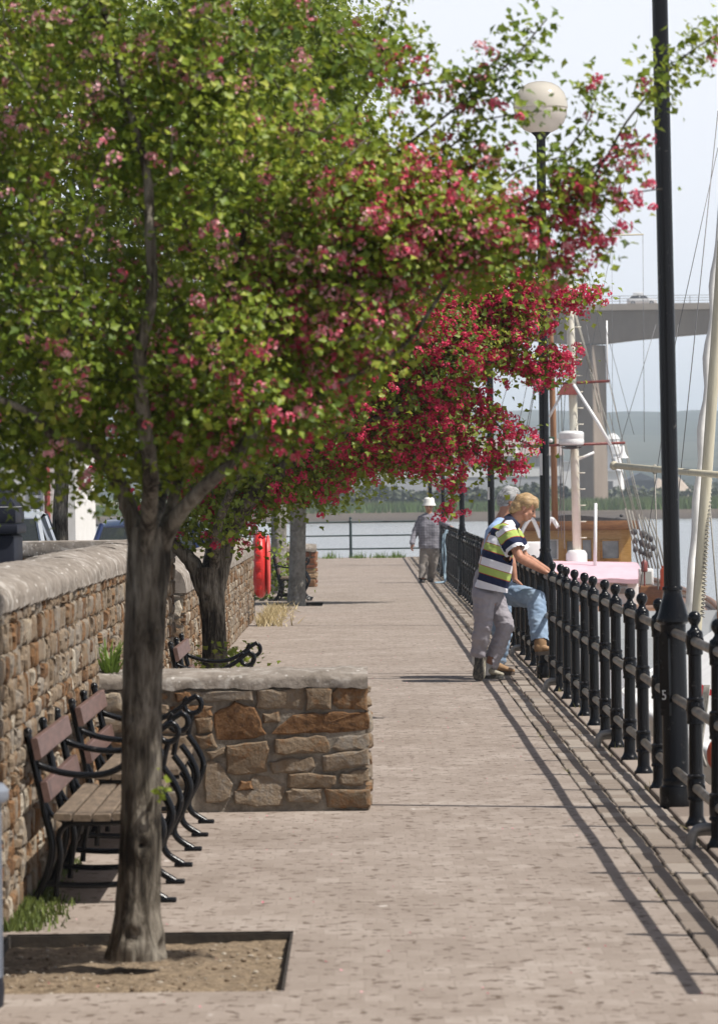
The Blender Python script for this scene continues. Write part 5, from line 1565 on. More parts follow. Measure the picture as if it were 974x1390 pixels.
# masts
m_ = MB(); m_.tube([pb_(783,755), pb_(779,600), pb_(774,450), pb_(768,300), pb_(766,240)], [.105,.10,.095,.075,.05], 14); mast = m_.build('mast', cream_paint, fb, smooth=True)
m_ = MB()
for y in range(400, 750, 22):
    x = 783-(755-y)*.0255; a = pb_(x+5, y); m_.tube([a-Vector((.02,.12,0)), a+Vector((.14,-.1,.0))], .012, 5)
m_.build('step', cream_paint, mast, smooth=True)
m_ = MB(); a = pb_(782,752); m_.lathe([(.25,-.3),(.25,.0),(.2,.08),(.12,.1)], a, 16); m_.build('collar', white_paint, mast)
m_ = MB(); m_.tube([pb_(753,712,1), pb_(750,560,1), pb_(744,370,1), pb_(742,300,1)], [.075,.075,.065,.05], 10); m_.build('mizzen_mast', wood_mast, fb, smooth=True)
m_ = MB(); a = pb_(775,603,-.4); rr = .3
m_.lathe([(.12,-.06),(.26,-.02),(rr-.01,.0),(rr,.03),(rr,.11),(rr-.005,.12),(rr-.005,.13),(rr,.14),(rr,.26),(rr-.03,.3),(.1,.32),(.01,.32)], a, 28); m_.build('radar_dome', white_paint, fb, smooth=35)
m_ = MB(); m_.lathe([(.03,-.12),(.2,-.1),(.27,-.065),(.1,-.06)], a, 16); m_.build('radar_bracket', roof_felt, fb, smooth=35)
m_ = MB(); m_.tube([pb_(716,522), pb_(775,520), pb_(827,517)], .03, 8); m_.prism([(-.12,0),(.12,0),(.3,-.5),(-.3,-.5)], -.06, .06); 
me_ = m_
yard = MB(); yard.tube([pb_(716,522), pb_(775,520), pb_(827,517)], .032, 8); q = pb_(771,521)
yard.rings([[(q.x-.11,DBt-.13,q.z),(q.x+.11,DBt-.13,q.z),(q.x+.11,DBt+.13,q.z),(q.x-.11,DBt+.13,q.z)],[(q.x-.28,DBt-.2,q.z-.26),(q.x+.30,DBt-.2,q.z-.26),(q.x+.30,DBt+.2,q.z-.26),(q.x-.28,DBt+.2,q.z-.26)]])
yard.build('crosstree', rust_red, fb, smooth=35)
m_ = MB(); m_.tube([pb_(690,606), pb_(778,603.5), pb_(848,601)], .032, 8); m_.build('yardarm', rust_red, fb, smooth=True)
m_ = MB(); m_.tube([pb_(778,522,-.3), pb_(812,575,-.5), pb_(828,604,-.6)], .04, 8); m_.tube([pb_(781,625), pb_(806,614)], .032, 8); m_.tube([pb_(745,566), pb_(764,530)], .03, 8); m_.tube([pb_(727,606), pb_(745,575)], .025, 8); m_.build('strut', white_paint, fb, smooth=True)
m_ = MB()
for x, y in ((845,612),(700,612)):
    a = pb_(x, y); m_.lathe([(.01,.16),(.03,.14),(.045,.02),(.07,-.06),(.12,-.13),(.13,-.15),(.03,-.15)], a+Vector((0,0,-.02)), 16)
    m_.tube([a+Vector((0,0,.1)), pb_(x-1, 602)], .008, 5)
m_.build('bell_lamp', white_paint, fb, smooth=40)
m_ = MB(); a = pb_(717,516); m_.lathe([(.05,-.05),(.07,-.03),(.075,.1),(.05,.15),(.02,.17)], a, 12); m_.build('masthead_lamp', brass, fb, smooth=40)
m_ = MB(); a = pb_(747,598,-.3); m_.cbox(a.x-.09,a.x+.09,a.y-.05,a.y+.05,a.z-.09,a.z+.09,.02); nl = m_.build('navigation_lamp', M('dark_green_lamp', (0.02,0.06,0.03), rough=.4), fb)
m_ = MB(); m_.ball((a.x,a.y-.055,a.z), (.05,.02,.05), 10, 6); m_.build('lens', sticker_white, nl, smooth=True)
m_ = MB(); m_.tube([pb_(807,790,-2), pb_(808,683,-2)], [.042,.035], 10); m_.build('flagstaff', white_paint, fb, smooth=True)
m_ = MB(); m_.tube([pb_(776,320), pb_(873,318)], .022, 6); m_.build('gaff_yard', spar_b, fb, smooth=True)
m_ = MB(); m_.tube([pb_(824,520), pb_(823,435)], .02, 6); m_.build('aerial', white_paint, fb, smooth=True)
# pair of thick braces beside the mast, lanyards and shrouds
stays = [((775,410),(800,500),.022),((777,412),(803,505),.022),((800,500),(812,560),.013),((803,508),(880,760),.013),((800,508),(868,758),.013),((826,518),(884,765),.010),((848,602),(888,768),.012),((826,560),(875,745),.010),
  ((770,300),(690,700),.009),((768,300),(720,560),.009),((715,522),(690,640),.009),((745,400),(700,690),.008),((768,250),(640,690),.008),((745,300),(735,700),.008),((753,420),(762,730),.008),((773,400),(757,730),.009),
  ((866,150),(760,690),.006),((872,318),(874,600),.007),((830,322),(831,600),.005),((846,318),(775,245),.006),((872,318),(775,245),.005),((770,250),(860,590),.006),((774,260),(845,600),.006),((890,440),(842,600),.007),((760,480),(766,745),.012),((792,420),(815,560),.007)]
for s_, e_, r in stays:
    m_ = MB(); m_.tube([pb_(*s_, .2), pb_(*e_, -.2)], r, 5); m_.build('stay', rope_m if r >= .01 else wire_m, fb, smooth=True)
m_ = MB()
for k in range(14):
    x = 862+(k%5)*6+rng.normal()*2; y = 722+k*2.4; m_.ball(pb_(x, y, .1), (.055+.03*rng.random(),.06,.08), 8, 6)
m_.build('rigging_block', roof_felt, fb, smooth=True)
m_ = MB()
for k in range(9):
    x = 858+k*4.5; m_.tube([pb_(x-10, 690+k*2, .3), pb_(x, 735, .2), pb_(x+9, 772, .1)], .02, 5)
m_.build('lanyard', rope_m, fb, smooth=True)
# small clutter behind the leaning man: pale davits
m_ = MB(); m_.tube(spline([pb_(705,745), pb_(708,722), pb_(720,704), pb_(728,716), pb_(733,730)], 5), .045, 8); m_.tube(spline([pb_(742,716), pb_(748,704), pb_(757,716)], 5), .05, 8); m_.build('davit', white_paint, fb, smooth=True)
a, b = pb_(700,765), pb_(735,735); m_ = MB(); m_.cbox(a.x, b.x, 103, 104, a.z-.5, b.z, .05); m_.build('locker', white_paint, fb)
# ================================================================ PEOPLE
skin = M('skin', (0.36,0.165,0.10), (0.46,0.235,0.155), rough=.55, scale=18, spec=.4)
def bake(mb, voxel, smooth_it=4, fac=.5):
    """merge overlapping limb volumes into one closed surface"""
    me = bpy.data.meshes.new('tmp'); me.from_pydata(mb.v, [], mb.f)
    bm = bmesh.new(); bm.from_mesh(me); bmesh.ops.recalc_face_normals(bm, faces=bm.faces); bm.to_mesh(me); bm.free()
    o = bpy.data.objects.new('tmp', me); COL.objects.link(o)
    r = o.modifiers.new('r', 'REMESH'); r.mode = 'VOXEL'; r.voxel_size = voxel
    if smooth_it:
        s = o.modifiers.new('s', 'SMOOTH'); s.iterations = smooth_it; s.factor = fac
    bpy.context.view_layer.update()
    dg = bpy.context.evaluated_depsgraph_get()
    out = bpy.data.meshes.new_from_object(o.evaluated_get(dg))
    bpy.data.objects.remove(o); bpy.data.meshes.remove(me)
    return out

def folds(me, amp, fx, dirn=(0,0,1), seed=0, along=.35):
    """cloth wrinkles, stretched across dirn"""
    n = len(me.vertices); co = np.empty(n*3); me.vertices.foreach_get('co', co); co = co.reshape(-1,3)
    nm = np.empty(n*3); me.vertices.foreach_get('normal', nm); nm = nm.reshape(-1,3)
    d = Vector(dirn).normalized()
    for i in range(n):
        p = Vector(co[i]); a = p.dot(d); q = (p - d*a)*fx*along + d*a*fx
        w = noise.noise(q+Vector((seed,seed,0)))
        w2 = noise.noise(q*2.3+Vector((0,seed,3)))
        co[i] += nm[i]*(amp*(w*.8+abs(w2)*.5-.1))
    me.vertices.foreach_set('co', co.ravel()); me.update()

def cut(me, planes):
    bm = bmesh.new(); bm.from_mesh(me)
    for co, no in planes:
        bmesh.ops.bisect_plane(bm, geom=bm.verts[:]+bm.edges[:]+bm.faces[:], plane_co=co, plane_no=no, clear_outer=True)
    bm.to_mesh(me); bm.free(); me.update(); return me

def put(name, me, mat, parent, smooth=True):
    if smooth: me.polygons.foreach_set('use_smooth', [True]*len(me.polygons))
    return link_mesh(name, me, parent, mat)

def hand(mb, wrist, pdir, curl, side, s=1.0, grip=.9):
    """palm and five bent fingers; pdir runs wrist to knuckles, curl is where the fingers close to, side towards the thumb"""
    w = Vector(wrist); d = Vector(pdir).normalized(); c = Vector(curl); c = (c-d*c.dot(d)).normalized(); sd = Vector(side); sd = (sd-d*sd.dot(d)-c*sd.dot(c)).normalized()
    for k in (-1.5,-.5,.5,1.5):
        mb.cap(w+sd*k*.010*s, .018*s, w+d*.085*s+sd*k*.021*s, .0125*s, 8)
    for k, L_ in zip((1.5,.5,-.5,-1.5), (.070,.080,.074,.058)):
        p = w+d*.085*s+sd*k*.021*s
        a1, a2, a3 = grip*.55, grip*1.25, grip*1.8
        q = [p]
        for a, l in ((a1,.45),(a2,.32),(a3,.25)):
            q.append(q[-1]+(d*math.cos(a)+c*math.sin(a))*L_*l*s)
        mb.chain(q, [.0105*s,.0095*s,.0088*s,.0075*s], 8)
    t0 = w+d*.025*s+sd*.022*s
    t1 = t0+(d*.6+sd*.75+c*.25).normalized()*.042*s; t2 = t1+(d*.75+sd*.2+c*.55).normalized()*.032*s
    mb.chain([t0, t1, t2], [.015*s,.0115*s,.009*s], 8)

def head(mb, c, fwd, up, s=1.0):
    """skull, jaw, brow, nose, lips, ears as one mass"""
    f = Vector(fwd).normalized(); u = Vector(up); u = (u-f*u.dot(f)).normalized(); r = f.cross(u)
    c = Vector(c); L_ = lambda a, b, d: c+f*a*s+r*b*s+u*d*s
    rot = Matrix((r, f, u)).transposed()
    mb.ball(L_(-.012,0,.03), (.074*s,.094*s,.088*s), 18, 12, rot)
    mb.ball(L_(.028,0,-.03), (.060*s,.066*s,.080*s), 16, 10, rot)
    mb.ball(L_(.050,0,-.085), (.038*s,.036*s,.032*s), 12, 8, rot)
    mb.cap(L_(.030,.05,-.06), .022*s, L_(.062,.012,-.095), .02*s); mb.cap(L_(.030,-.05,-.06), .022*s, L_(.062,-.012,-.095), .02*s)
    mb.cap(L_(.074,.03,.022), .014*s, L_(.074,-.03,.022), .014*s, 10)
    mb.chain([L_(.084,0,.012), L_(.100,0,-.020), L_(.112,0,-.032)], [.010*s,.012*s,.014*s], 10)
    for k in (-1,1):
        mb.ball(L_(.096,k*.013,-.036), .010*s, 8, 6)
        mb.ball(L_(.064,k*.038,-.026), (.02*s,.018*s,.022*s), 10, 6, rot)
        mb.ball(L_(-.012,k*.078,-.012), (.010*s,.022*s,.034*s), 10, 8, rot)
        mb.ball(L_(-.008,k*.082,-.036), (.008*s,.013*s,.014*s), 8, 6, rot)
    mb.ball(L_(.090,0,-.062), (.024*s,.012*s,.007*s), 10, 6, rot); mb.ball(L_(.088,0,-.072), (.022*s,.012*s,.008*s), 10, 6, rot)
    return L_, rot

def eyes(L_, rot, parent, s):
    dark = eye_m
    for k in (-1,1):
        m_ = MB(); m_.ball(L_(.074,k*.032,.0), (.014*s,.010*s,.010*s), 10, 8, rot); m_.build('eye', dark, parent, smooth=True)
eye_m = M('eye_dark', (0.06,0.045,0.035), rough=.2)

def hair_mat(name, c1, c2): return M(name, c1, c2, rough=.5, scale=55, stretch=(.22,1.4,.8), lo=.3, hi=.7, bump=.8, bscale=75, bdist=.01)

def shoe(mb_u, mb_s, heel, toe, up, s=1.0):
    """upper and sole from heel to toe"""
    h, t = Vector(heel), Vector(toe); d = (t-h).normalized(); u = Vector(up); u = (u-d*u.dot(d)).normalized(); r = d.cross(u); L_ = (t-h).length
    prof = [(0,.028,.0),(.12,.036,.0),(.35,.034,.0),(.6,.043,.0),(.8,.046,.0),(.93,.036,.0),(1.0,.018,.0)]
    lo, hi = [], []
    for f_, w, _ in prof:
        ring = []
        for j in range(14):
            q = 2*math.pi*j/14; ring.append((f_, w*s*math.cos(q), math.sin(q)))
        lo.append(ring)
    rs = []
    for ring, (f_, w, _) in zip(lo, prof):
        hgt = np.interp(f_, [0,.12,.3,.45,.7,.9,1], [.055,.085,.085,.07,.042,.032,.022])*s
        rs.append([h+d*L_*f_+r*x+u*(.026*s+(hgt*.5)+hgt*.5*z) for _, x, z in ring])
    mb_u.rings(rs)
    out = [h+d*(L_*f_)+r*(w*s*1.06) for f_, w, _ in prof]+[h+d*(L_*f_)-r*(w*s*1.06) for f_, w, _ in reversed(prof)]
    mb_s.rings([[p for p in out], [p+u*.02*s for p in out], [p+u*.03*s+(Vector(h+d*L_*.5)-p)*.02 for p in out]])

# ---------------------------------------------------------------- man in the striped polo
DA = 39.65
def pa(x, y, dd=0.0): return P(x, y, DA+dd)
ma = thing('person', (pa(666,921).x, DA, 0), 'man in navy, white and lime striped polo shirt leaning on the railing with legs crossed', 'person')
hd = pa(713, 688, .0); pel = pa(661,806); sp1 = pa(668,770); sp2 = pa(677,738); nk0 = pa(690,713); nk1 = pa(704,699)
shR, shL = pa(689,722,-.19), pa(694,722,.19)
elR, elL = pa(705,757,-.30), pa(712,757,.22)
wrR, wrL = pa(739,776,-.14), pa(744,775,.12)
hiR, hiL = pa(657,806,-.10), pa(666,806,.10)
knR, knL = pa(655,852,-.12), pa(686,850,.03)
anR, anL = pa(648,890,-.03), pa(663,905,.06)
mb = MB()
fw = Vector((.80,.0,-.52)); upv = Vector((.50,0,.86))
L_, rot = head(mb, hd, fw, upv, 1.02)
mb.chain([nk0, nk1, hd+Vector((-.025,0,-.02))], [.066,.062,.06])
mb.chain([pel, sp1, sp2, nk0], [.13,.125,.13,.07])
for s_, e_, w_, h_ in ((shR,elR,wrR,hiR),(shL,elL,wrL,hiL)):
    mb.cap(nk0, .06, s_, .055); mb.chain([s_, e_], [.055,.042]); mb.chain([e_, e_.lerp(w_,.3), w_], [.043,.045,.028])
for h_, k_, a_ in ((hiR,knR,anR),(hiL,knL,anL)): mb.chain([pel, h_, k_, k_.lerp(a_,.35), a_], [.1,.085,.055,.056,.04])
hand(mb, wrR, (.85,.15,-.35), (0,0,-1), (0,1,0)); hand(mb, wrL, (.85,.1,-.3), (0,0,-1), (0,-1,0))
put('body', bake(mb, .0075, 2), skin, ma)
eyes(L_, rot, ma, 1.02)
# hair: swept back, collar length
mb = MB()
for a, b, c_, r in ((-.02,0,.042,.085),(-.045,0,.02,.082),(-.065,0,-.03,.064),(.03,0,.070,.058),(.055,.02,.064,.038),(.055,-.02,.064,.038),(-.02,.035,.035,.066),(-.02,-.035,.035,.066),(-.055,-.035,-.03,.05),(-.055,.035,-.03,.05),(-.075,0,-.085,.046),(-.075,-.03,-.08,.036),(-.078,.03,-.08,.036),(.085,-.01,.050,.022),(.08,.025,.048,.02)):
    mb.ball(L_(a,b,c_), r, 14, 10)
hm = bake(mb, .008, 6)
hm = cut(hm, [(L_(.075,0,.02), (fw*.75 - upv*.62).normalized())])
folds(hm, .004, 70, Vector((-.45,.6,.65)), 3, .12)
put('hair', hm, hair_mat('blond_hair', (0.22,0.13,0.055), (0.50,0.34,0.17)), ma)
# polo shirt
ax = (nk0-pel).normalized()
mb = MB()
front = Vector((ax.z,0,-ax.x))
for dy in (-.10,-.04,.04,.10):
    o = Vector((0,dy,0))
    mb.chain([pa(662,812)+o*.9, pa(666,782)+o*1.05+front*.03, pa(672,752)+o*1.15+front*.02, pa(681,728)+o*1.25, nk0+o*.5+Vector((0,0,-.01))], [.150,.150,.142,.115,.062], 16)
for s_, e_ in ((shR,elR),(shL,elL)):
    mb.cap(nk0+Vector((0,0,-.02)), .06, s_, .080); mb.chain([s_, s_.lerp(e_,.8), e_.lerp(s_,-.05)], [.084,.086,.082])
sm = bake(mb, .010, 6)
hem = pa(662,800)
# hem, sleeve ends, neck
def sleeve_cut(me, s_, e_, f_):
    bm = bmesh.new(); bm.from_mesh(me)
    d = (e_-s_).normalized(); pc = s_.lerp(e_, f_)
    dl = [v for v in bm.verts if (v.co-pc).dot(d) > 0 and (v.co-pc - d*(v.co-pc).dot(d)).length < .135 and (v.co-pc).dot(d) < .25]
    bmesh.ops.delete(bm, geom=dl, context='VERTS'); bm.to_mesh(me); bm.free(); me.update()
sleeve_cut(sm, shR, elR, .74); sleeve_cut(sm, shL, elL, .74)
sm = cut(sm, [(hem, (-ax*.97 + Vector((.12,0,0))).normalized())])
sm = cut(sm, [(nk0.lerp(nk1,.30), ax+Vector((.25,0,.1)))]) if False else sm
folds(sm, .014, 9, Vector((.5,.3,.8)), 1, .5); folds(sm, .008, 28, Vector((.3,.1,.9)), 5, .5)
n = len(sm.vertices); band = np.zeros(n); hor = Vector((1,0,0))
for i, v in enumerate(sm.vertices):
    p = v.co; t = (p-hem).dot(ax)+.012
    for s_, e_ in ((shR,elR),(shL,elL)):
        d = (e_-s_); Ls = d.length; d = d/Ls; u = (p-s_).dot(d); rad = (p-s_-d*u).length
        side = (p.y-DA)*(1 if s_ is shL else -1)
        if u > -.03 and rad < .115 and side > .145+.0*u: t = .025 + (Ls*.74-u) + (.21-.07) - .07*0 if False else .21*2 + .03 - (u-Ls*.74)
    band[i] = t
at_ = sm.attributes.new('band', 'FLOAT', 'POINT'); at_.data.foreach_set('value', band)
def m_stripes():
    m, nt, b = newmat('striped_jersey'); L = nt.links
    at = N(nt, 'ShaderNodeAttribute', attribute_name='band')
    a = N(nt, 'ShaderNodeMath', operation='DIVIDE'); a.inputs[1].default_value = .21; L.new(at.outputs['Fac'], a.inputs[0])
    f = N(nt, 'ShaderNodeMath', operation='FRACT'); L.new(a.outputs[0], f.inputs[0])
    r = ramp(nt, [(0,(0.72,0.72,0.76)), (.33,(0.012,0.018,0.055)), (.635,(0.35,0.04,0.03)), (.665,(0.37,0.47,0.12)), (.97,(0.35,0.04,0.03))], 'CONSTANT')
    L.new(f.outputs[0], r.inputs['Fac']); L.new(r.outputs['Color'], b.inputs['Base Color'])
    b.inputs['Roughness'].default_value = .85; b.inputs['Specular IOR Level'].default_value = .2
    return m
put('shirt', sm, m_stripes(), ma)
mb = MB(); nd = (nk1-nk0).normalized()
ca, cb_ = frame(nd)
rings = []
for h, rr in ((-.015,.086),(.02,.080),(.045,.074),(.047,.068),(.02,.07)):
    rings.append([nk0.lerp(nk1,.25)+nd*h+(ca*math.cos(q)+cb_*math.sin(q))*rr for q in [2*math.pi*j/20 for j in range(20)]])
mb.rings(rings, cap=False); mb.build('collar', M('navy_collar', (0.012,0.018,0.05), rough=.85), ma, smooth=True)
# trousers
mb = MB()
for h_, k_, a_ in ((hiR,knR,anR),(hiL,knL,anL)):
    mb.chain([pel+(h_-pel)*.5+Vector((0,0,.04)), h_+Vector((0,0,-.02)), h_.lerp(k_,.5), k_, k_.lerp(a_,.5), a_+(a_-k_)*.02], [.125,.112,.094,.082,.077,.076])
mb.chain([pa(662,785), pel], [.13,.135])
tm = bake(mb, .009, 5)
for k_, a_ in ((knR,anR),(knL,anL)): sleeve_cut(tm, k_, a_, 1.0)
folds(tm, .016, 13, (.25,.1,1), 2, .4); folds(tm, .010, 30, (.3,0,1), 8, .5)
put('trousers', tm, M('grey_trousers', (0.24,0.225,0.25), (0.32,0.30,0.325), rough=.85, scale=5), ma)
# trainers: one flat, one standing on its toe with the sole to us
def shoes(parent, name, m1, m2, specs):
    for h, t, u, s_ in specs:
        mbu, mbs = MB(), MB(); shoe(mbu, mbs, h, t, u, s_)
        o = mbu.build(name, m1, parent, smooth=True); mbs.build('sole', m2, o, smooth=40)
shoes(ma, 'shoe', M('beige_trainer', (0.20,0.18,0.13), (0.40,0.37,0.30), rough=.8, scale=30), M('dark_trainer_sole', (0.03,0.03,0.03), (0.11,0.10,0.08), rough=.8, scale=35, lo=.45, hi=.55),
      [(pa(657,921.5,.06), pa(683,921.5,.0), (0,0,1), 1.06), (pa(649.5,888,-.08), pa(648,924,-.10), (.45,.9,.05), 1.10)])
sockm = M('white_sock', (.6,.6,.6), rough=.9)
mb = MB(); mb.cap(anL, .05, anL+Vector((-.012,0,-.06)), .052); mb.build('sock', sockm, ma, smooth=True)
mb = MB(); mb.cap(anR, .045, anR+Vector((-.01,0.02,-.05)), .045); mb.build('sock', sockm, ma, smooth=True)

# ---------------------------------------------------------------- grey haired man with one boot on the rail
DG = 40.5
def pg(x, y, dd=0.0): return P(x, y, DG+dd)
mg = thing('person', (pg(683,916).x, DG, 0), 'grey haired man in pale blue shirt and jeans resting one boot on the railing', 'person')
hd = pg(691, 679); pel = pg(676,806); sp1 = pg(674,775); sp2 = pg(672,742); nk0 = pg(678,712); nk1 = pg(685,698)
shR, shL = pg(673,722,-.19), pg(677,722,.19)
elR, elL = pg(692,757,-.22), pg(707,755,.22); wrR, wrL = pg(698,786,-.24), pg(737,774,.15)
hiR, hiL = pg(678,804,-.18), pg(676,806,.06)
knR, knL = pg(727,813,-.68), pg(681,862,.12)
anR, anL = pg(733,873,-.88), pg(673,906,.14)
mb = MB(); fw = Vector((.93,.25,-.22)); upv = Vector((.2,0,.97))
L_, rot = head(mb, hd, fw, upv, 1.0)
mb.chain([nk0, nk1, hd+Vector((-.02,0,-.02))], [.068,.062,.06]); mb.chain([pel, sp1, sp2, nk0], [.13,.125,.13,.07])
for s_, e_, w_ in ((shR,elR,wrR),(shL,elL,wrL)):
    mb.cap(nk0, .06, s_, .055); mb.chain([s_, e_], [.055,.042]); mb.chain([e_, e_.lerp(w_,.3), w_], [.043,.045,.028])
for h_, k_, a_ in ((hiR,knR,anR),(hiL,knL,anL)): mb.chain([pel, h_, k_, k_.lerp(a_,.35), a_], [.1,.085,.055,.056,.04])
hand(mb, wrR, (.7,.2,-.6), (0,.2,-1), (0,1,0), grip=.5); hand(mb, wrL, (.85,.1,-.3), (0,0,-1), (0,-1,0))
put('body', bake(mb, .0085, 2), skin, mg); eyes(L_, rot, mg, 1.0)
mb = MB()
for a, b, c_, r in ((-.02,0,.05,.083),(-.055,0,.01,.07),(-.07,0,-.035,.045),(.025,0,.085,.05),(-.02,.04,.03,.06),(-.02,-.04,.03,.06),(-.045,-.045,-.03,.038),(-.045,.045,-.03,.038),(.055,.01,.08,.03)): mb.ball(L_(a,b,c_), r, 14, 10)
hm = cut(bake(mb, .009, 5), [(L_(.07,0,.03), (fw*.75-upv*.62).normalized())]); folds(hm, .003, 70, Vector((-.3,.6,.7)), 9, .12)
put('hair', hm, hair_mat('grey_hair', (0.12,0.12,0.12), (0.48,0.48,0.48)), mg)
mb = MB()
for dy in (-.10,-.04,.04,.10):
    o = Vector((0,dy,0)); mb.chain([pg(677,815)+o, pg(674,785)+o*1.05, pg(672,755)+o*1.15, pg(674,728)+o*1.25, nk0+o*.5], [.138,.138,.135,.112,.07], 16)
for s_, e_ in ((shR,elR),(shL,elL)): mb.cap(nk0, .065, s_, .082); mb.chain([s_, e_], [.085,.08])
sm = bake(mb, .011, 6); sleeve_cut(sm, shR, elR, .8); sleeve_cut(sm, shL, elL, .8)
sm = cut(sm, [(pg(676,806), (0,0,-1))]); folds(sm, .012, 10, (.3,.2,1), 4, .5)
put('shirt', sm, M('pale_blue_shirt', (0.23,0.34,0.56), (0.30,0.42,0.64), rough=.85, scale=4), mg)
mb = MB()
for h_, k_, a_, f_ in ((hiR,knR,anR,1.0),(hiL,knL,anL,1.0)):
    mb.chain([pel+Vector((0,0,.03)), h_, h_.lerp(k_,.5), k_, k_.lerp(a_,.5), a_], [.125,.115,.102,.090,.085,.080])
tm = bake(mb, .010, 4)
for k_, a_ in ((knR,anR),(knL,anL)): sleeve_cut(tm, k_, a_, .97)
folds(tm, .014, 14, (.2,.2,1), 12, .45); folds(tm, .010, 32, (.4,0,1), 14, .5)
put('jeans', tm, M('pale_denim', (0.15,0.22,0.32), (0.30,0.39,0.50), rough=.9, scale=7, lo=.3, hi=.7), mg)
shoes(mg, 'boot', M('tan_boot', (0.22,0.125,0.055), (0.33,0.20,0.10), rough=.7, scale=20), M('boot_sole', (0.06,0.045,0.035), rough=.8),
      [(pg(727,890,-.90), pg(752,888,-.90), (0,0,1), 1.08), (pg(668,916.5,.08), pg(698,916.5,.03), (0,0,1), 1.08)])
cuffm = M('boot_cuff', (0.24,0.14,0.065), rough=.7)
mb = MB(); mb.cap(anR+Vector((0,0,.02)), .056, anR+Vector((0,0,-.05)), .058); mb.build('boot_cuff', cuffm, mg, smooth=True)
mb = MB(); mb.cap(anL, .054, anL+Vector((0,0,-.045)), .056); mb.build('boot_cuff', cuffm, mg, smooth=True)

# ---------------------------------------------------------------- walker in the white hat
DWk = 84.3
def pk(x, y, dd=0.0): return P(x, y, DWk+dd)
mw = thing('person', (pk(579,791).x, DWk, 0), 'man in white sun hat and checked grey shirt walking towards us along the railing', 'person')
hd = pk(582,687); pel = pk(582.5,747); sp1 = pk(582.5,732); sp2 = pk(582,714); nk0 = pk(582,699.5); nk1 = pk(582,694)
shR, shL = pk(571,704.5), pk(593.5,704.5); elR, elL = pk(563,722,.02), pk(602,710,-.05); wrR, wrL = pk(559,737,-.12), pk(608,713.5,-.1)
hiR, hiL = pk(577.5,748), pk(587.5,748); knR, knL = pk(574.5,768,-.05), pk(586.5,769,.06); anR, anL = pk(573.5,786,-.15), pk(584,787.5,.18)
mb = MB(); fw = Vector((-.05,-1,-.12)); upv = Vector((0,-.1,1))
L_, rot = head(mb, hd, fw, upv, .98)
mb.chain([nk0, nk1, hd], [.062,.058,.055]); mb.chain([pel, sp1, sp2, nk0], [.125,.12,.125,.07])
for s_, e_, w_ in ((shR,elR,wrR),(shL,elL,wrL)):
    mb.cap(nk0, .055, s_, .052); mb.chain([s_, e_], [.052,.042]); mb.chain([e_, w_], [.042,.028])
for h_, k_, a_ in ((hiR,knR,anR),(hiL,knL,anL)): mb.chain([pel, h_, k_, a_], [.1,.085,.055,.04])
hand(mb, wrR, (-.1,-.1,-1), (.6,.4,0), (0,-1,0), grip=.4); hand(mb, wrL, (.9,-.2,-.3), (.1,0,-1), (0,-1,0))
put('body', bake(mb, .011, 2), skin, mw); eyes(L_, rot, mw, .98)
mb = MB()
for dx in (-.055,-.02,.02,.055):
    o = Vector((dx,0,0)); mb.chain([pk(582.5,749)+o*1.1, sp1+o*1.1, sp2+o*1.2, pk(582,704)+o*1.25, nk0+o*.4], [.152,.148,.150,.105,.066], 14)
for s_, e_, w_ in ((shR,elR,wrR),(shL,elL,wrL)): mb.cap(nk0, .06, s_, .070); mb.chain([s_, e_, w_], [.074,.064,.054])
sm = bake(mb, .012, 5); sm = cut(sm, [(pk(582,744.5), (0,0,-1))]); folds(sm, .014, 11, (.2,.2,1), 15, .5)
def m_check():
    m, nt, b = newmat('grey_check_cloth'); L = nt.links
    tc = N(nt, 'ShaderNodeTexCoord'); sp = N(nt, 'ShaderNodeSeparateXYZ'); L.new(tc.outputs['Object'], sp.inputs[0])
    outs = []
    for ax_ in ('X', 'Z'):
        a = N(nt, 'ShaderNodeMath', operation='DIVIDE'); a.inputs[1].default_value = .05; L.new(sp.outputs[ax_], a.inputs[0])
        f = N(nt, 'ShaderNodeMath', operation='FRACT'); L.new(a.outputs[0], f.inputs[0])
        g = N(nt, 'ShaderNodeMath', operation='LESS_THAN'); g.inputs[1].default_value = .33; L.new(f.outputs[0], g.inputs[0]); outs.append(g)
    s = N(nt, 'ShaderNodeMath', operation='ADD'); L.new(outs[0].outputs[0], s.inputs[0]); L.new(outs[1].outputs[0], s.inputs[1])
    h = N(nt, 'ShaderNodeMath', operation='MULTIPLY'); h.inputs[1].default_value = .5; L.new(s.outputs[0], h.inputs[0])
    r = ramp(nt, [(0,(0.23,0.22,0.25)), (.5,(0.19,0.185,0.21)), (1,(0.12,0.12,0.15))]); L.new(h.outputs[0], r.inputs['Fac']); L.new(r.outputs['Color'], b.inputs['Base Color'])
    b.inputs['Roughness'].default_value = .9
    return m
put('shirt', sm, m_check(), mw)
mb = MB()
for h_, k_, a_ in ((hiR,knR,anR),(hiL,knL,anL)): mb.chain([pel+Vector((0,0,.03)), h_, k_, k_.lerp(a_,.5), a_+Vector((0,0,.0))], [.15,.125,.09,.084,.082])
tm = bake(mb, .012, 4)
for k_, a_ in ((knR,anR),(knL,anL)): sleeve_cut(tm, k_, a_, 1.02)
folds(tm, .014, 13, (.2,.2,1), 17, .45)
put('trousers', tm, M('taupe_trousers', (0.21,0.185,0.165), (0.28,0.25,0.225), rough=.9, scale=6), mw)
shoes(mw, 'shoe', M('black_shoe', (0.02,0.018,0.018), rough=.5), M('black_sole', (0.015,0.015,0.015), rough=.8),
      [(pk(573.5,791.2,-.02), pk(572,792.6,-.28), (0,0,1), 1.15), (pk(584,791.2,.22), pk(585,791.2,-.04), (0,0,1), 1.15)])
mb = MB(); hc = L_(-.015,0,.045)
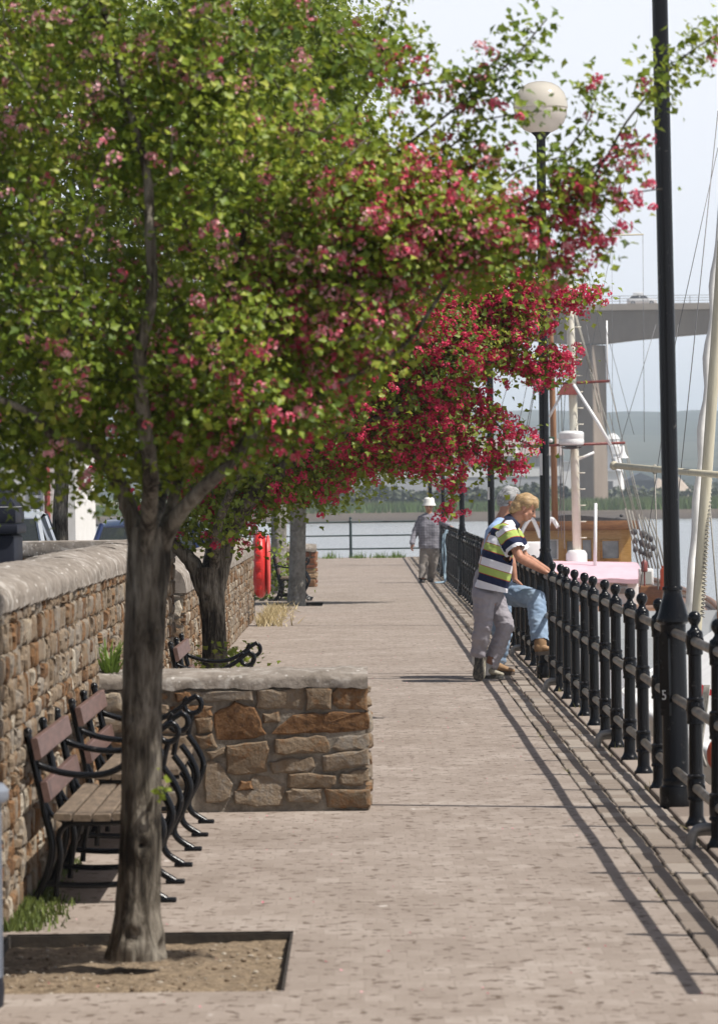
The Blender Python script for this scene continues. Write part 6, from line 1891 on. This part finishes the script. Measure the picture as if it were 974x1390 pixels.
mb.lathe([(.130,-.034),(.12,-.005),(.104,.03),(.1,.085),(.088,.11),(.05,.122),(.004,.125)], hc, 24, cap=False); mb.lathe([(.128,-.038),(.117,-.009),(.1,.026)], hc, 24, cap=False)
mb.build('hat', M('white_cotton_hat', (0.75,0.74,0.70), rough=.9), mw, smooth=50)
# ================================================================ AIR, SKY, SUN, CAMERA
SUN = Vector((.60, -.20, 1.0)).normalized()
el = math.asin(SUN.z)
az = math.atan2(SUN.x, SUN.y)        # from +Y towards +X
w = bpy.data.worlds.new('World'); SC.world = w; w.use_nodes = True
nt = w.node_tree; bg = nt.nodes['Background']
sky = nt.nodes.new('ShaderNodeTexSky'); sky.sky_type = 'NISHITA'; sky.sun_disc = False
sky.sun_elevation = el; sky.sun_rotation = az; sky.altitude = 0; sky.air_density = 1.0; sky.dust_density = 3.5; sky.ozone_density = 1.6
# milky summer haze low over the horizon, mixed into the sky by elevation
tc = nt.nodes.new('ShaderNodeTexCoord'); sx = nt.nodes.new('ShaderNodeSeparateXYZ'); nt.links.new(tc.outputs['Generated'], sx.inputs[0])
er = ramp(nt, [(0.0, (.97,.97,.97)), (.11, (.93,.93,.93)), (.19, (.45,.45,.45)), (.32, (.0,.0,.0))]); nt.links.new(sx.outputs['Z'], er.inputs['Fac'])
hz = nt.nodes.new('ShaderNodeMix'); hz.data_type = 'RGBA'; hz.inputs[7].default_value = (15.0, 15.3, 16.4, 1)
nt.links.new(er.outputs['Color'], hz.inputs['Factor']); nt.links.new(sky.outputs[0], hz.inputs[6])
nt.links.new(hz.outputs[2], bg.inputs['Color']); bg.inputs['Strength'].default_value = 0.06
sl = bpy.data.lights.new('sun', 'SUN'); sl.energy = 5.0; sl.angle = R(.6); sl.color = (1.0, .955, .89)
so = bpy.data.objects.new('sun', sl); COL.objects.link(so); so.rotation_euler = SUN.to_track_quat('Z', 'Y').to_euler(); so.location = (20, -5, 40)

m = bpy.data.materials.new('haze_air'); m.use_nodes = True; nt = m.node_tree
nt.nodes.remove(nt.nodes['Principled BSDF'])
pv = nt.nodes.new('ShaderNodeVolumePrincipled'); pv.inputs['Density'].default_value = HAZE if 'HAZE' in globals() else 2.3e-4
pv.inputs['Color'].default_value = (.77, .885, 1.0, 1); pv.inputs['Anisotropy'].default_value = 0.1
nt.links.new(pv.outputs[0], nt.nodes['Material Output'].inputs['Volume'])
hb = MB(); hb.box(-2500, 2500, -60, 7000, -9, 150)
tag(hb.build('haze', m, smooth=False), 'thin pale summer haze', kind='stuff')

cam = bpy.data.cameras.new('camera'); co = bpy.data.objects.new('camera', cam); COL.objects.link(co); SC.camera = co
co.location = (0, 0, CAMH)
cam.sensor_fit = 'HORIZONTAL'; cam.sensor_width = 36; cam.lens = 36*FPX/974
cam.shift_y = -(695-VY)/974; cam.shift_x = -(VX-487)/974
co.rotation_euler = (Matrix.Rotation(R(90), 3, 'X') @ Matrix.Rotation(-ROLL, 3, 'Z')).to_euler()
cam.clip_start = .5; cam.clip_end = 20000
cam.dof.use_dof = True; cam.dof.focus_distance = 39.0; cam.dof.aperture_fstop = 13.0; cam.dof.aperture_blades = 8
SC.view_settings.view_transform = 'Standard'; SC.view_settings.look = 'None'; SC.view_settings.exposure = 0.25; SC.view_settings.gamma = 1.0
SC.cycles.max_bounces = 8; SC.cycles.diffuse_bounces = 3; SC.cycles.glossy_bounces = 3; SC.cycles.transmission_bounces = 6; SC.cycles.volume_bounces = 4
SC.cycles.use_denoising = True
SC.cycles.sample_clamp_indirect = 6
